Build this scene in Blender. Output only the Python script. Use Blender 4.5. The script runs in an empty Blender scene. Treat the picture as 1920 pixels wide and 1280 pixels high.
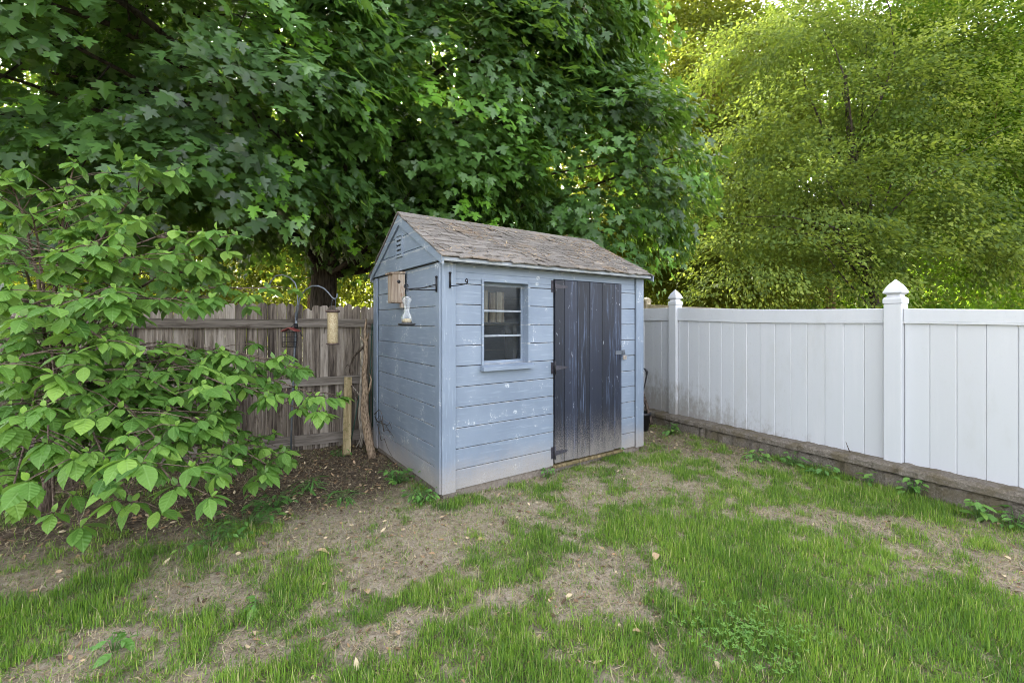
import bpy, math, random
import numpy as np
from mathutils import Vector, Matrix
rng = np.random.default_rng(7)
random.seed(7)
R = math.radians
SC = bpy.context.scene
COL = SC.collection
# ------------------------------------------------------------------ camera, sky, sun, exposure
EYE = 1.41; FPX = 823.0; HOR = 604.3          # eye height, focal length and horizon of the 1920 px wide photograph
cd = bpy.data.cameras.new("camera"); cam = bpy.data.objects.new("camera", cd); COL.objects.link(cam)
cam.location = (0, 0, EYE); cam.rotation_euler = (R(90), 0, 0)
cd.sensor_width = 36; cd.lens = 36 * FPX / 1920; cd.shift_y = (HOR - 640) / 1920
cd.clip_start = 0.05; cd.clip_end = 2000
SC.camera = cam
SUN = Vector((-0.42, 1.0, 0.0)).normalized(); SUN_EL = R(27)
SUN = Vector((SUN.x * math.cos(SUN_EL), SUN.y * math.cos(SUN_EL), math.sin(SUN_EL)))
w = bpy.data.worlds.new("World"); SC.world = w; w.use_nodes = True
nt = w.node_tree; nt.nodes.clear()
sky = nt.nodes.new("ShaderNodeTexSky"); sky.sky_type = 'NISHITA'; sky.sun_disc = False
sky.sun_elevation = SUN_EL; sky.sun_rotation = math.atan2(SUN.x, SUN.y)
sky.air_density = 0.7; sky.dust_density = 6.0; sky.ozone_density = 0.0
bg = nt.nodes.new("ShaderNodeBackground"); bg.inputs[1].default_value = 0.15
wo = nt.nodes.new("ShaderNodeOutputWorld")
hs_ = nt.nodes.new('ShaderNodeHueSaturation'); hs_.inputs['Saturation'].default_value = .28        # hazy, nearly white sky
nt.links.new(sky.outputs[0], hs_.inputs['Color']); nt.links.new(hs_.outputs[0], bg.inputs[0]); nt.links.new(bg.outputs[0], wo.inputs[0])
sl = bpy.data.lights.new("sun", 'SUN'); sl.energy = 3.0; sl.angle = R(0.5); sl.color = (1.0, 0.90, 0.74)
so = bpy.data.objects.new("sun", sl); COL.objects.link(so); so.rotation_euler = SUN.to_track_quat('Z', 'Y').to_euler()
so.location = (-10, 30, 20)
SC.view_settings.view_transform = 'Standard'; SC.view_settings.look = 'None'
SC.view_settings.gamma = 1; SC.view_settings.exposure = 3.55
SC.cycles.use_denoising = True; SC.cycles.filter_width = 0.9
SC.cycles.max_bounces = 7; SC.cycles.diffuse_bounces = 4; SC.cycles.glossy_bounces = 3
SC.cycles.transmission_bounces = 4; SC.cycles.transparent_max_bounces = 6

# ------------------------------------------------------------------ helpers
def at(px, py, Y=None, z=0.0):
    """photo pixel -> world point at depth Y, or on the level z when Y is None"""
    rx, rz = (px - 960) / FPX, -(py - HOR) / FPX
    t = Y if Y is not None else (z - EYE) / rz
    return np.array([rx * t, t, EYE + rz * t])

def tag(o, label=None, cat=None, group=None, kind=None):
    if label: o['label'] = label
    if cat: o['category'] = cat
    if group: o['group'] = group
    if kind: o['kind'] = kind
    return o

def empty(name, loc, rz=0.0):
    o = bpy.data.objects.new(name, None); COL.objects.link(o)
    o.location = loc; o.rotation_euler = (0, 0, rz); o.empty_display_size = 0.1
    return o

class MB:
    """collects boxes, tubes, lathes and prisms; build() links them as one mesh object"""
    def __init__(s): s.v = []; s.f = []; s.sm = []
    def add(s, vs, fs, smooth=False):
        b = len(s.v); s.v += [tuple(map(float, p)) for p in vs]
        s.f += [tuple(b + i for i in f) for f in fs]; s.sm += [smooth] * len(fs)
        return s
    def box(s, x0, x1, y0, y1, z0, z1, c=0.0):
        if c <= 0:
            vs = [(x, y, z) for z in (z0, z1) for y in (y0, y1) for x in (x0, x1)]
            return s.add(vs, [(0, 2, 3, 1), (4, 5, 7, 6), (0, 1, 5, 4), (1, 3, 7, 5), (3, 2, 6, 7), (2, 0, 4, 6)])
        vs = []; X = (x0, x1); Yy = (y0, y1); Z = (z0, z1); idx = {}
        for i in (0, 1):
            for j in (0, 1):
                for k in (0, 1):
                    sx, sy, sz = 1 - 2 * i, 1 - 2 * j, 1 - 2 * k
                    for a, d in (('x', (0, c, c)), ('y', (c, 0, c)), ('z', (c, c, 0))):
                        idx[(i, j, k, a)] = len(vs)
                        vs.append((X[i] + sx * d[0], Yy[j] + sy * d[1], Z[k] + sz * d[2]))
        fs = []
        for a, u, v_, q in (('x', 1, 2, 0), ('y', 0, 2, 1), ('z', 0, 1, 2)):
            for e in (0, 1):
                loop = []
                for p in ((0, 0), (1, 0), (1, 1), (0, 1)):
                    ijk = [0, 0, 0]; ijk[q] = e; ijk[u] = p[0]; ijk[v_] = p[1]; loop.append(idx[(*ijk, a)])
                flip = (e == 0) ^ (a == 'y')
                fs.append(tuple(loop[::-1] if flip else loop))
        for q, (a, b_) in enumerate((('y', 'z'), ('x', 'z'), ('x', 'y'))):
            for p in ((0, 0), (0, 1), (1, 0), (1, 1)):
                k0 = [0, 0, 0]; k1 = [0, 0, 0]; o = [i for i in range(3) if i != q]
                k0[o[0]] = k1[o[0]] = p[0]; k0[o[1]] = k1[o[1]] = p[1]; k0[q] = 0; k1[q] = 1
                fs.append((idx[(*k0, a)], idx[(*k1, a)], idx[(*k1, b_)], idx[(*k0, b_)]))
        for i in (0, 1):
            for j in (0, 1):
                for k in (0, 1): fs.append((idx[(i, j, k, 'x')], idx[(i, j, k, 'y')], idx[(i, j, k, 'z')]))
        return s.add(vs, fs)
    def tube(s, pts, rad, n=8, smooth=True):
        pts = [np.array(p, float) for p in pts]
        if not hasattr(rad, '__len__'): rad = [rad] * len(pts)
        rings = []; up = np.array([0.13, 0.21, 0.97])
        for i, p in enumerate(pts):
            t = pts[min(i + 1, len(pts) - 1)] - pts[max(i - 1, 0)]; t /= np.linalg.norm(t) + 1e-9
            a = np.cross(t, up)
            if np.linalg.norm(a) < 0.1: a = np.cross(t, np.array([1.0, 0.1, 0]))
            a /= np.linalg.norm(a); b = np.cross(t, a); up = np.cross(a, t) if abs(np.dot(t, up)) < .99 else up
            rings.append([p + rad[i] * (math.cos(2 * math.pi * k / n) * a + math.sin(2 * math.pi * k / n) * b) for k in range(n)])
        vs = [q for r in rings for q in r]; fs = []
        for i in range(len(pts) - 1):
            for k in range(n):
                k2 = (k + 1) % n; fs.append((i * n + k, i * n + k2, (i + 1) * n + k2, (i + 1) * n + k))
        s.add(vs, fs, smooth)
        m = len(s.v) - len(vs)
        s.f += [tuple(m + k for k in range(n))[::-1], tuple(m + (len(pts) - 1) * n + k for k in range(n))]; s.sm += [False, False]
        return s
    def lathe(s, prof, c=(0, 0, 0), n=20, square=False, rot=0.0, smooth=True):
        vs = []
        m = 4 if square else n
        for r, z in prof:
            for k in range(m):
                a = 2 * math.pi * k / m + rot
                q = r * (math.sqrt(2) if square else 1)
                vs.append((c[0] + q * math.cos(a), c[1] + q * math.sin(a), c[2] + z))
        fs = []
        for i in range(len(prof) - 1):
            for k in range(m):
                k2 = (k + 1) % m; fs.append((i * m + k, i * m + k2, (i + 1) * m + k2, (i + 1) * m + k))
        fs.append(tuple(range(m))[::-1]); fs.append(tuple((len(prof) - 1) * m + k for k in range(m)))
        return s.add(vs, fs, smooth and not square)
    def prism(s, poly, axis, a0, a1):
        """poly: 2-D outline; extruded along axis 0/1/2 between a0 and a1"""
        n = len(poly); vs = []
        for a in (a0, a1):
            for p in poly:
                q = list(p); q.insert(axis, a); vs.append(tuple(q))
        fs = [tuple(range(n)), tuple(range(n, 2 * n))[::-1]]
        fs += [(k, n + k, n + (k + 1) % n, (k + 1) % n) for k in range(n)]
        return s.add(vs, fs)
    def build(s, name, mat, parent=None, fix=True, data=None):
        me = bpy.data.meshes.new(name); me.from_pydata(s.v, [], s.f)
        me.polygons.foreach_set('use_smooth', s.sm)
        if fix:
            import bmesh
            bm = bmesh.new(); bm.from_mesh(me); bmesh.ops.recalc_face_normals(bm, faces=bm.faces); bm.to_mesh(me); bm.free()
        me.materials.append(mat); me.update()
        o = bpy.data.objects.new(name, me); COL.objects.link(o)
        if parent: o.parent = parent
        return o

def copy_tree(o, parent=None):
    c = o.copy(); COL.objects.link(c); c.parent = parent
    for ch in list(o.children): copy_tree(ch, c)
    return c

# value noise for geometry and masks (vectorised)
_perm = rng.random((256, 256))
def vnoise(x, y):
    xi = np.floor(x).astype(int); yi = np.floor(y).astype(int); fx = x - xi; fy = y - yi
    fx = fx * fx * (3 - 2 * fx); fy = fy * fy * (3 - 2 * fy)
    g = lambda a, b: _perm[a % 256, b % 256]
    return (g(xi, yi) * (1 - fx) + g(xi + 1, yi) * fx) * (1 - fy) + (g(xi, yi + 1) * (1 - fx) + g(xi + 1, yi + 1) * fx) * fy
def fbm(x, y, o=4):
    t = 0; a = .5; s = 0
    for i in range(o): t = t + a * vnoise(x * 2 ** i + 17.3 * i, y * 2 ** i + 9.1 * i); s += a; a *= .5
    return t / s
def sstep(a, b, x): t = np.clip((x - a) / (b - a), 0, 1); return t * t * (3 - 2 * t)

# ------------------------------------------------------------------ materials
class NT:
    def __init__(s, name):
        s.m = bpy.data.materials.new(name); s.m.use_nodes = True; s.t = s.m.node_tree; s.t.nodes.clear()
        s.out = s.n('ShaderNodeOutputMaterial')
    def n(s, t, **k):
        q = s.t.nodes.new(t)
        for a, b in k.items(): setattr(q, a, b)
        return q
    def l(s, a, b): s.t.links.new(a, b)
    def setin(s, sock, v):
        if isinstance(v, bpy.types.NodeSocket): s.l(v, sock)
        elif hasattr(v, '__len__') and len(v) == 3 and sock.type == 'RGBA': sock.default_value = (*v, 1)
        else: sock.default_value = v
    def co(s, kind='Object', scale=(1, 1, 1), rot=(0, 0, 0)):
        c = s.n('ShaderNodeTexCoord'); m = s.n('ShaderNodeMapping')
        m.inputs['Scale'].default_value = scale; m.inputs['Rotation'].default_value = rot
        s.l(c.outputs[kind], m.inputs[0]); return m.outputs[0]
    def noise(s, vec, scale, detail=4, rough=.55, dist=0):
        q = s.n('ShaderNodeTexNoise'); s.l(vec, q.inputs['Vector'])
        q.inputs['Scale'].default_value = scale; q.inputs['Detail'].default_value = detail
        q.inputs['Roughness'].default_value = rough; q.inputs['Distortion'].default_value = dist
        return q.outputs[0]
    def vor(s, vec, scale, feature='F1', out=0):
        q = s.n('ShaderNodeTexVoronoi', feature=feature); s.l(vec, q.inputs['Vector']); q.inputs['Scale'].default_value = scale
        return q.outputs[out]
    def ramp(s, fac, stops, interp='LINEAR'):
        q = s.n('ShaderNodeValToRGB'); s.l(fac, q.inputs[0]); q.color_ramp.interpolation = interp
        e = q.color_ramp.elements
        while len(e) < len(stops): e.new(.5)
        for i, (p, c) in enumerate(stops):
            e[i].position = p; e[i].color = (*c, 1) if hasattr(c, '__len__') else (c, c, c, 1)
        return q.outputs[0]
    def mix(s, fac, a, b, mode='MIX'):
        q = s.n('ShaderNodeMix', data_type='RGBA', blend_type=mode)
        s.setin(q.inputs[0], fac); s.setin(q.inputs[6], a); s.setin(q.inputs[7], b); return q.outputs[2]
    def math(s, op, a, b=0.0, c=None, clamp=False):
        q = s.n('ShaderNodeMath', operation=op, use_clamp=clamp); s.setin(q.inputs[0], a); s.setin(q.inputs[1], b)
        if c is not None: s.setin(q.inputs[2], c)
        return q.outputs[0]
    def xyz(s, vec, i):
        q = s.n('ShaderNodeSeparateXYZ'); s.l(vec, q.inputs[0]); return q.outputs[i]
    def rng(s, v, a, b, c=0.0, d=1.0):
        q = s.n('ShaderNodeMapRange', interpolation_type='SMOOTHSTEP'); s.setin(q.inputs[0], v)
        for i, x in enumerate((a, b, c, d)): q.inputs[i + 1].default_value = x
        return q.outputs[0]
    def attr(s, name, out=2):
        q = s.n('ShaderNodeAttribute'); q.attribute_name = name; return q.outputs[out]
    def bump(s, h, strength=.3, dist=.01):
        q = s.n('ShaderNodeBump'); s.setin(q.inputs['Height'], h); q.inputs['Strength'].default_value = strength
        q.inputs['Distance'].default_value = dist; return q.outputs[0]
    def pbr(s, col, rough=.6, normal=None, spec=.5, metal=0.0, final=True):
        q = s.n('ShaderNodeBsdfPrincipled'); s.setin(q.inputs['Base Color'], col); s.setin(q.inputs['Roughness'], rough)
        q.inputs['Specular IOR Level'].default_value = spec; q.inputs['Metallic'].default_value = metal
        if normal is not None: s.l(normal, q.inputs['Normal'])
        if final: s.l(q.outputs[0], s.out.inputs[0])
        return q.outputs[0]

def paint_blue(name, axis=0, dirt=True, wear=1.0, base=((.158, .198, .262), (.215, .26, .33))):
    """old blue-grey paint over wood: brush tone, chips and knots, splashed soil near the ground"""
    t = NT(name); c = t.co()
    st = [1, 1, 1]; st[axis] = .07
    n1 = t.noise(c, 2.2, 5); col = t.ramp(n1, [(.3, base[0]), (.7, base[1])])
    g = t.noise(t.co(scale=tuple(st)), 60, 4, .6)
    col = t.mix(t.rng(g, .52, .75, 0, .28), col, (.42, .50, .60))
    col = t.mix(t.rng(g, .25, .42, .30, 0), col, (.15, .21, .31))
    sp = t.noise(c, 4.5, 6, .75); sp2 = t.noise(c, 55, 3, .7)
    chip = t.math('MULTIPLY', t.rng(sp, .57, .66), t.rng(sp2, .46, .60)); chip = t.math('MULTIPLY', chip, .75 * wear)
    col = t.mix(chip, col, (.62, .64, .66))
    vd = t.vor(t.co(scale=((1.0, 0, 1.35), (0, 1.0, 1.35), (1.0, 1.0, 1.35))[axis]), 3.4); vn = t.math('ADD', vd, t.math('MULTIPLY', t.noise(c, 30, 3), .10))
    kn = t.math('MULTIPLY', t.math('MULTIPLY', t.rng(vn, .11, .15, 1, 0), t.rng(sp2, .38, .56)), .65 * wear); col = t.mix(kn, col, (.60, .63, .66))
    kn2 = t.math('MULTIPLY', t.rng(vn, .072, .086, 1, 0), .55); col = t.mix(kn2, col, (.22, .26, .33))
    if axis < 2:            # paint worn along the board edges
        fr_ = t.math('FRACT', t.math('DIVIDE', t.math('SUBTRACT', t.xyz(c, 2), .05 + (.1618, .177)[axis]), (.1681, .1643)[axis]))
        ed_ = t.math('ABSOLUTE', t.math('SUBTRACT', fr_, .5)); en = t.noise(t.co(scale=tuple(.5 if i == axis else 1 for i in range(3))), 26, 5, .8)
        col = t.mix(t.math('MULTIPLY', t.rng(t.math('ADD', ed_, t.math('MULTIPLY', en, .30)), .60, .66), .55 * wear), col, (.46, .46, .45))
    dk = t.math('MULTIPLY', t.rng(t.noise(c, 70, 2, .6), .70, .76), .5); col = t.mix(dk, col, (.10, .13, .18))
    if dirt:
        z = t.xyz(c, 2); zz = t.math('ADD', z, t.math('MULTIPLY', t.noise(c, 5, 5, .7), -.30))
        d = t.rng(zz, -.12, .22, .80, 0); col = t.mix(d, col, (.35, .315, .29))
        sk = t.math('MULTIPLY', t.rng(t.noise(c, 120, 2, .7), .50, .66), t.rng(z, .02, .42, .55, 0)); col = t.mix(sk, col, (.26, .21, .17))
    nb = t.bump(t.math('ADD', g, t.math('MULTIPLY', n1, .5)), .25, .004)
    t.pbr(col, .55, nb, .35); return t.m

def wood_old(name, axis, dark=(.055, .045, .038), mid=(.20, .17, .15), light=(.38, .345, .32), stain=(.045, .03, .022), moss=False, scale=1.0):
    t = NT(name); c = t.co(); st = [1, 1, 1]; st[axis] = .06
    v = t.co(scale=tuple(st)); g = t.noise(v, 38 * scale, 6, .7, .4); g2 = t.noise(v, 9 * scale, 4, .6)
    a = t.attr('tint')
    k = t.math('ADD', t.math('MULTIPLY', g, 1.0), t.math('MULTIPLY', t.math('SUBTRACT', a, .5), .28))
    k = t.math('ADD', k, t.math('MULTIPLY', t.math('SUBTRACT', g2, .5), .45)); k = t.math('ADD', k, -.01)
    col = t.ramp(k, [(.28, dark), (.5, mid), (.74, light)])
    s1 = t.rng(t.noise(t.co(scale=tuple(.35 if i == axis else 1 for i in range(3))), 9, 5, .65), .58, .70, 0, .75); col = t.mix(s1, col, stain)
    if moss:
        mm = t.rng(t.noise(c, 14, 5, .7), .5, .62, 0, .7); col = t.mix(mm, col, (.14, .13, .045))
    t.pbr(col, .85, t.bump(g, .6, .006), .15); return t.m

def leaf_mat(name, stops, trans, tw=.38, rough=.42, spec=.4, veins=0, under=None):
    """stops: leaf colour by the per-leaf tint; trans: colour of light coming through; veins: side veins per leaf, from the UV map"""
    t = NT(name); a = t.attr('tint'); col = t.ramp(a, stops)
    nb = None
    if veins:
        uv = t.n('ShaderNodeUVMap'); uv.uv_map = 'UVMap'
        u = t.xyz(uv.outputs[0], 0); v = t.xyz(uv.outputs[0], 1); av = t.math('ABSOLUTE', v)
        ph = t.math('MULTIPLY', t.math('SUBTRACT', u, t.math('MULTIPLY', av, .75)), veins * 6.283)
        wv = t.math('COSINE', ph); vein = t.rng(wv, .80, 1.0); mid = t.rng(av, .012, .035, 1, 0); vv = t.math('MAXIMUM', t.math('MULTIPLY', vein, .55), mid)
        col = t.mix(t.math('MULTIPLY', vv, .24), col, (.26, .42, .14))
        nb = t.bump(t.math('SUBTRACT', wv, t.math('MULTIPLY', mid, 2)), .35, .004)
    if under:
        geo = t.n('ShaderNodeNewGeometry'); col = t.mix(t.math('MULTIPLY', geo.outputs['Backfacing'], .7), col, under)
    p = t.pbr(col, rough, nb, spec, final=False)
    tr = t.n('ShaderNodeBsdfTranslucent'); t.setin(tr.inputs[0], t.mix(.35, trans, t.mix(1.0, col, (2.2, 2.4, 1.2), 'MULTIPLY')))
    ms = t.n('ShaderNodeMixShader'); ms.inputs[0].default_value = tw; t.l(p, ms.inputs[1]); t.l(tr.outputs[0], ms.inputs[2])
    t.l(ms.outputs[0], t.out.inputs[0]); return t.m

def bark_mat(name, dark, light, scale=1.0):
    t = NT(name); v = t.co(scale=(1, 1, .22)); n1 = t.noise(v, 22 * scale, 6, .7, .6); v2 = t.vor(v, 30 * scale)
    k = t.math('ADD', t.math('MULTIPLY', n1, .7), t.math('MULTIPLY', v2, .5))
    t.pbr(t.ramp(k, [(.35, dark), (.75, light)]), .9, t.bump(k, .9, .02), .1); return t.m

def plain(name, col, rough=.5, metal=0.0, var=.25, scale=25, bump=.15, spec=.5):
    t = NT(name); n1 = t.noise(t.co(), scale, 5, .65)
    d = tuple(x * (1 - var) for x in col); b = tuple(min(1, x * (1 + var)) for x in col)
    t.pbr(t.ramp(n1, [(.3, d), (.7, b)]), rough, t.bump(n1, bump, .003), spec, metal); return t.m

M = {}
M['blue'] = paint_blue('blue_paint_front', 0); M['blue_side'] = paint_blue('blue_paint_side', 1)
M['blue_trim'] = paint_blue('blue_trim_paint', 2, wear=1.5)
M['blue_rail'] = paint_blue('blue_fascia_paint', 0, dirt=False, wear=1.1, base=((.20, .225, .265), (.29, .32, .37)))
M['blue_rake'] = paint_blue('blue_rake_paint', 1, dirt=False, wear=1.0)
def door_mat():
    t = NT('navy_door_paint'); c = t.co(); v = t.co(scale=(1, 1, .05)); g = t.noise(v, 45, 6, .7, .3); big = t.noise(v, 6, 4, .6); a = t.attr('tint')
    col = t.ramp(t.math('ADD', t.math('MULTIPLY', a, .5), t.math('MULTIPLY', big, .5)), [(.3, (.009, .012, .022)), (.7, (.021, .027, .048))])
    col = t.mix(t.math('MULTIPLY', t.rng(g, .50, .66), t.rng(big, .42, .58)), col, (.075, .10, .165))
    ch = t.math('MULTIPLY', t.rng(t.noise(t.co(scale=(1, 1, .5)), 22, 5, .75), .64, .70), .75); col = t.mix(ch, col, (.34, .36, .42))
    z = t.xyz(c, 2); zz = t.math('ADD', z, t.math('MULTIPLY', t.noise(t.co(scale=(1, 1, .3)), 11, 6, .8), -.75))
    col = t.mix(t.rng(zz, -.40, .04, .75, 0), col, (.23, .21, .19))
    sk = t.math('MULTIPLY', t.rng(t.noise(c, 110, 2, .7), .48, .62), t.rng(z, .1, .62, .8, 0)); col = t.mix(sk, col, (.23, .20, .185))
    t.pbr(col, .5, t.bump(g, .45, .004), .4); return t.m
M['door'] = door_mat()
M['white_wood'] = plain('window_putty_grey', (.25, .28, .32), .6)
M['dark_void'] = plain('bare_dark_wood', (.035, .03, .027), .9)
M['black_iron'] = plain('black_iron', (.02, .02, .024), .45, .6)
M['grey_iron'] = plain('weathered_steel', (.16, .18, .21), .5, .7)
M['hinge'] = plain('painted_hinge_iron', (.045, .042, .055), .55, .2, .5, 60)
M['rust'] = plain('rusty_steel', (.14, .10, .085), .7, .5, .5, 60)
M['lock'] = plain('padlock_metal', (.40, .36, .33), .4, .8)
M['concrete'] = (lambda: (lambda t: (t.pbr(t.mix(t.rng(t.noise(t.co(), 5, 6, .7), .45, .62, 0, .65),
    t.ramp(t.noise(t.co(), 60, 5, .75), [(.3, (.095, .08, .065)), (.55, (.19, .165, .138)), (.75, (.34, .30, .255))]), (.11, .088, .048)), .9,
    t.bump(t.noise(t.co(), 70, 6, .75), .9, .012), .15), t.m)[1])(NT('mossy_concrete')))()
M['foundation'] = (lambda t: (t.pbr(t.ramp(t.noise(t.co(), 30, 6, .75), [(.3, (.14, .115, .095)), (.7, (.29, .25, .215))]), .95, t.bump(t.noise(t.co(), 50, 5), .6, .01), .1), t.m)[1])(NT('soiled_concrete'))
def vinyl():
    t = NT('white_vinyl'); c = t.co(); a = t.attr('tint')
    col = t.mix(t.math('MULTIPLY', a, .35), (.525, .54, .57), (.46, .465, .48))
    st = t.noise(t.co(scale=(1, 1, .12)), 9, 5, .7); col = t.mix(t.rng(st, .5, .75, 0, .35), col, (.60, .60, .62))
    x = t.xyz(c, 0); z = t.xyz(c, 2)
    gr = t.math('ADD', t.math('MULTIPLY', t.noise(t.co(scale=(1, 1, .5)), 14, 6, .75), 1.0), t.math('MULTIPLY', z, -.85))
    gr = t.math('ADD', gr, t.rng(x, -1.0, 2.2, .60, .06)); col = t.mix(t.rng(gr, .46, .86, 0, .72), col, (.23, .205, .17))
    al = t.noise(t.co(scale=(1, 1, .35)), 3.5, 6, .72); col = t.mix(t.rng(al, .50, .72, 0, .30), col, (.42, .42, .40))
    spk = t.math('MULTIPLY', t.rng(t.noise(c, 60, 4, .75), .60, .68), t.rng(x, -1.0, 1.8, .75, .10)); col = t.mix(spk, col, (.28, .27, .26))
    t.pbr(col, .38, None, .45); return t.m
M['vinyl'] = vinyl()
M['tan_vinyl'] = plain('tan_vinyl', (.50, .43, .31), .5)
M['fence_v'] = wood_old('weathered_pickets', 2, dark=(.045, .035, .03), mid=(.185, .152, .125), light=(.40, .35, .305), stain=(.04, .026, .018)); M['fence_h'] = wood_old('weathered_rails', 0, dark=(.08, .066, .055), mid=(.195, .168, .145), light=(.35, .31, .275))
M['plank'] = wood_old('mossy_plank', 2, dark=(.10, .075, .04), mid=(.26, .20, .11), light=(.42, .34, .20), moss=True)
M['birdhouse'] = wood_old('raw_cedar', 2, dark=(.13, .085, .06), mid=(.29, .225, .175), light=(.45, .38, .315), stain=(.20, .09, .045))
M['stick'] = bark_mat('stick_bark', (.10, .065, .04), (.36, .27, .19), 2.2)
M['stick_dark'] = bark_mat('dark_stick_bark', (.03, .022, .016), (.14, .11, .09), 2.2)
M['stick_pale'] = bark_mat('pale_stick_bark', (.12, .10, .08), (.42, .37, .31), 2.2)
M['bark'] = bark_mat('maple_bark', (.018, .015, .012), (.075, .062, .05))
M['bark_brown'] = bark_mat('brown_bark', (.05, .03, .018), (.20, .13, .08))
M['bark_grey'] = bark_mat('shrub_bark', (.06, .042, .032), (.20, .15, .12), 2.5)
M['green_plastic'] = plain('green_stake_plastic', (.03, .075, .055), .4)
M['black_plastic'] = plain('black_plastic', (.014, .014, .017), .45)
M['red_roof'] = plain('red_feeder_roof', (.22, .05, .045), .5)
M['seed'] = (lambda t: (t.pbr(t.ramp(t.noise(t.co(), 70, 5, .8), [(.3, (.20, .13, .06)), (.5, (.42, .33, .19)), (.72, (.62, .54, .36))]), .55, None, .5), t.m)[1])(NT('cloudy_seed_tube'))
M['shingle'] = (lambda t: (lambda a: (t.pbr(t.mix(t.rng(t.noise(t.co(), 3.0, 5, .7), .52, .68, 0, .45),
    t.mix(t.rng(t.noise(t.co(), 130, 3, .8), .35, .7), t.ramp(a, [(.1, (.062, .058, .056)), (.5, (.115, .107, .102)), (.9, (.19, .175, .165))]), (.33, .295, .265)), (.27, .185, .115)),
    .95, t.bump(t.noise(t.co(), 160, 4, .8), .9, .008), .1), t.m)[1])(t.attr('tint')))(NT('asphalt_shingle'))
def glass_mat():
    t = NT('dusty_window_glass')
    gl = t.n('ShaderNodeBsdfGlossy'); gl.inputs['Roughness'].default_value = .03; gl.inputs[0].default_value = (.9, .93, 1, 1)
    tp = t.n('ShaderNodeBsdfTransparent'); tp.inputs[0].default_value = (.82, .86, .86, 1)
    df = t.n('ShaderNodeBsdfDiffuse'); df.inputs[0].default_value = (.34, .36, .38, 1)
    fr = t.n('ShaderNodeFresnel'); fr.inputs[0].default_value = 1.32
    m1 = t.n('ShaderNodeMixShader'); t.l(fr.outputs[0], m1.inputs[0]); t.l(tp.outputs[0], m1.inputs[1]); t.l(gl.outputs[0], m1.inputs[2])
    m2 = t.n('ShaderNodeMixShader'); t.l(t.rng(t.noise(t.co(), 18, 6, .75), .4, .75, .01, .06), m2.inputs[0]); t.l(m1.outputs[0], m2.inputs[1]); t.l(df.outputs[0], m2.inputs[2])
    t.l(m2.outputs[0], t.out.inputs[0]); return t.m
M['glass'] = glass_mat()
def clear_mat():
    t = NT('clear_feeder_plastic')
    gl = t.n('ShaderNodeBsdfGlossy'); gl.inputs['Roughness'].default_value = .08
    tp = t.n('ShaderNodeBsdfTransparent'); tp.inputs[0].default_value = (.93, .95, .96, 1)
    df = t.n('ShaderNodeBsdfDiffuse'); df.inputs[0].default_value = (.75, .77, .78, 1)
    lw = t.n('ShaderNodeLayerWeight'); lw.inputs[0].default_value = .35
    m1 = t.n('ShaderNodeMixShader'); t.l(lw.outputs[1], m1.inputs[0]); t.l(tp.outputs[0], m1.inputs[1]); t.l(gl.outputs[0], m1.inputs[2])
    m2 = t.n('ShaderNodeMixShader'); t.l(t.rng(t.noise(t.co(), 40, 4, .7), .35, .7, .02, .25), m2.inputs[0]); t.l(m1.outputs[0], m2.inputs[1]); t.l(df.outputs[0], m2.inputs[2])
    t.l(m2.outputs[0], t.out.inputs[0]); return t.m
M['clear'] = clear_mat()
M['maple'] = leaf_mat('maple_leaf', [(0, (.022, .050, .018)), (.45, (.056, .125, .036)), (.8, (.105, .225, .052)), (1, (.16, .36, .04))], (.24, .38, .03), .36, .34, .6)
M['dogwood'] = leaf_mat('dogwood_leaf', [(0, (.05, .128, .024)), (.5, (.108, .228, .040)), (1, (.23, .38, .07))], (.26, .44, .04), .30, .50, .30, veins=6, under=(.13, .22, .09))
M['locust'] = leaf_mat('olive_leaf', [(0, (.026, .052, .016)), (.4, (.078, .132, .032)), (.75, (.165, .23, .05)), (1, (.28, .33, .075))], (.34, .39, .05), .42, .6, .15)
M['bright'] = leaf_mat('bright_green_leaf', [(0, (.05, .10, .014)), (.5, (.10, .18, .020)), (1, (.18, .27, .03))], (.26, .38, .03), .42, .6, .15)
M['yellow'] = leaf_mat('yellow_green_leaf', [(0, (.06, .085, .013)), (.5, (.12, .15, .02)), (1, (.22, .23, .03))], (.22, .24, .025), .40, .6, .15)
M['weed'] = leaf_mat('weed_leaf', [(0, (.05, .13, .03)), (.5, (.095, .23, .045)), (1, (.20, .34, .06))], (.24, .42, .05), .3, veins=4)
M['grass'] = leaf_mat('grass_blade', [(0, (.045, .105, .018)), (.35, (.125, .235, .030)), (.7, (.25, .37, .05)), (.88, (.38, .42, .10)), (1, (.58, .50, .28))], (.26, .42, .05), .30, .45, .35)
M['straw'] = leaf_mat('dry_blade', [(0, (.22, .165, .09)), (.5, (.38, .31, .20)), (1, (.52, .45, .32))], (.3, .25, .15), .12, .8, .1)
M['litter'] = leaf_mat('dead_leaf', [(0, (.07, .05, .035)), (.4, (.18, .12, .075)), (.7, (.36, .23, .13)), (1, (.60, .49, .33))], (.2, .1, .04), .1, .8, .1)
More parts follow.
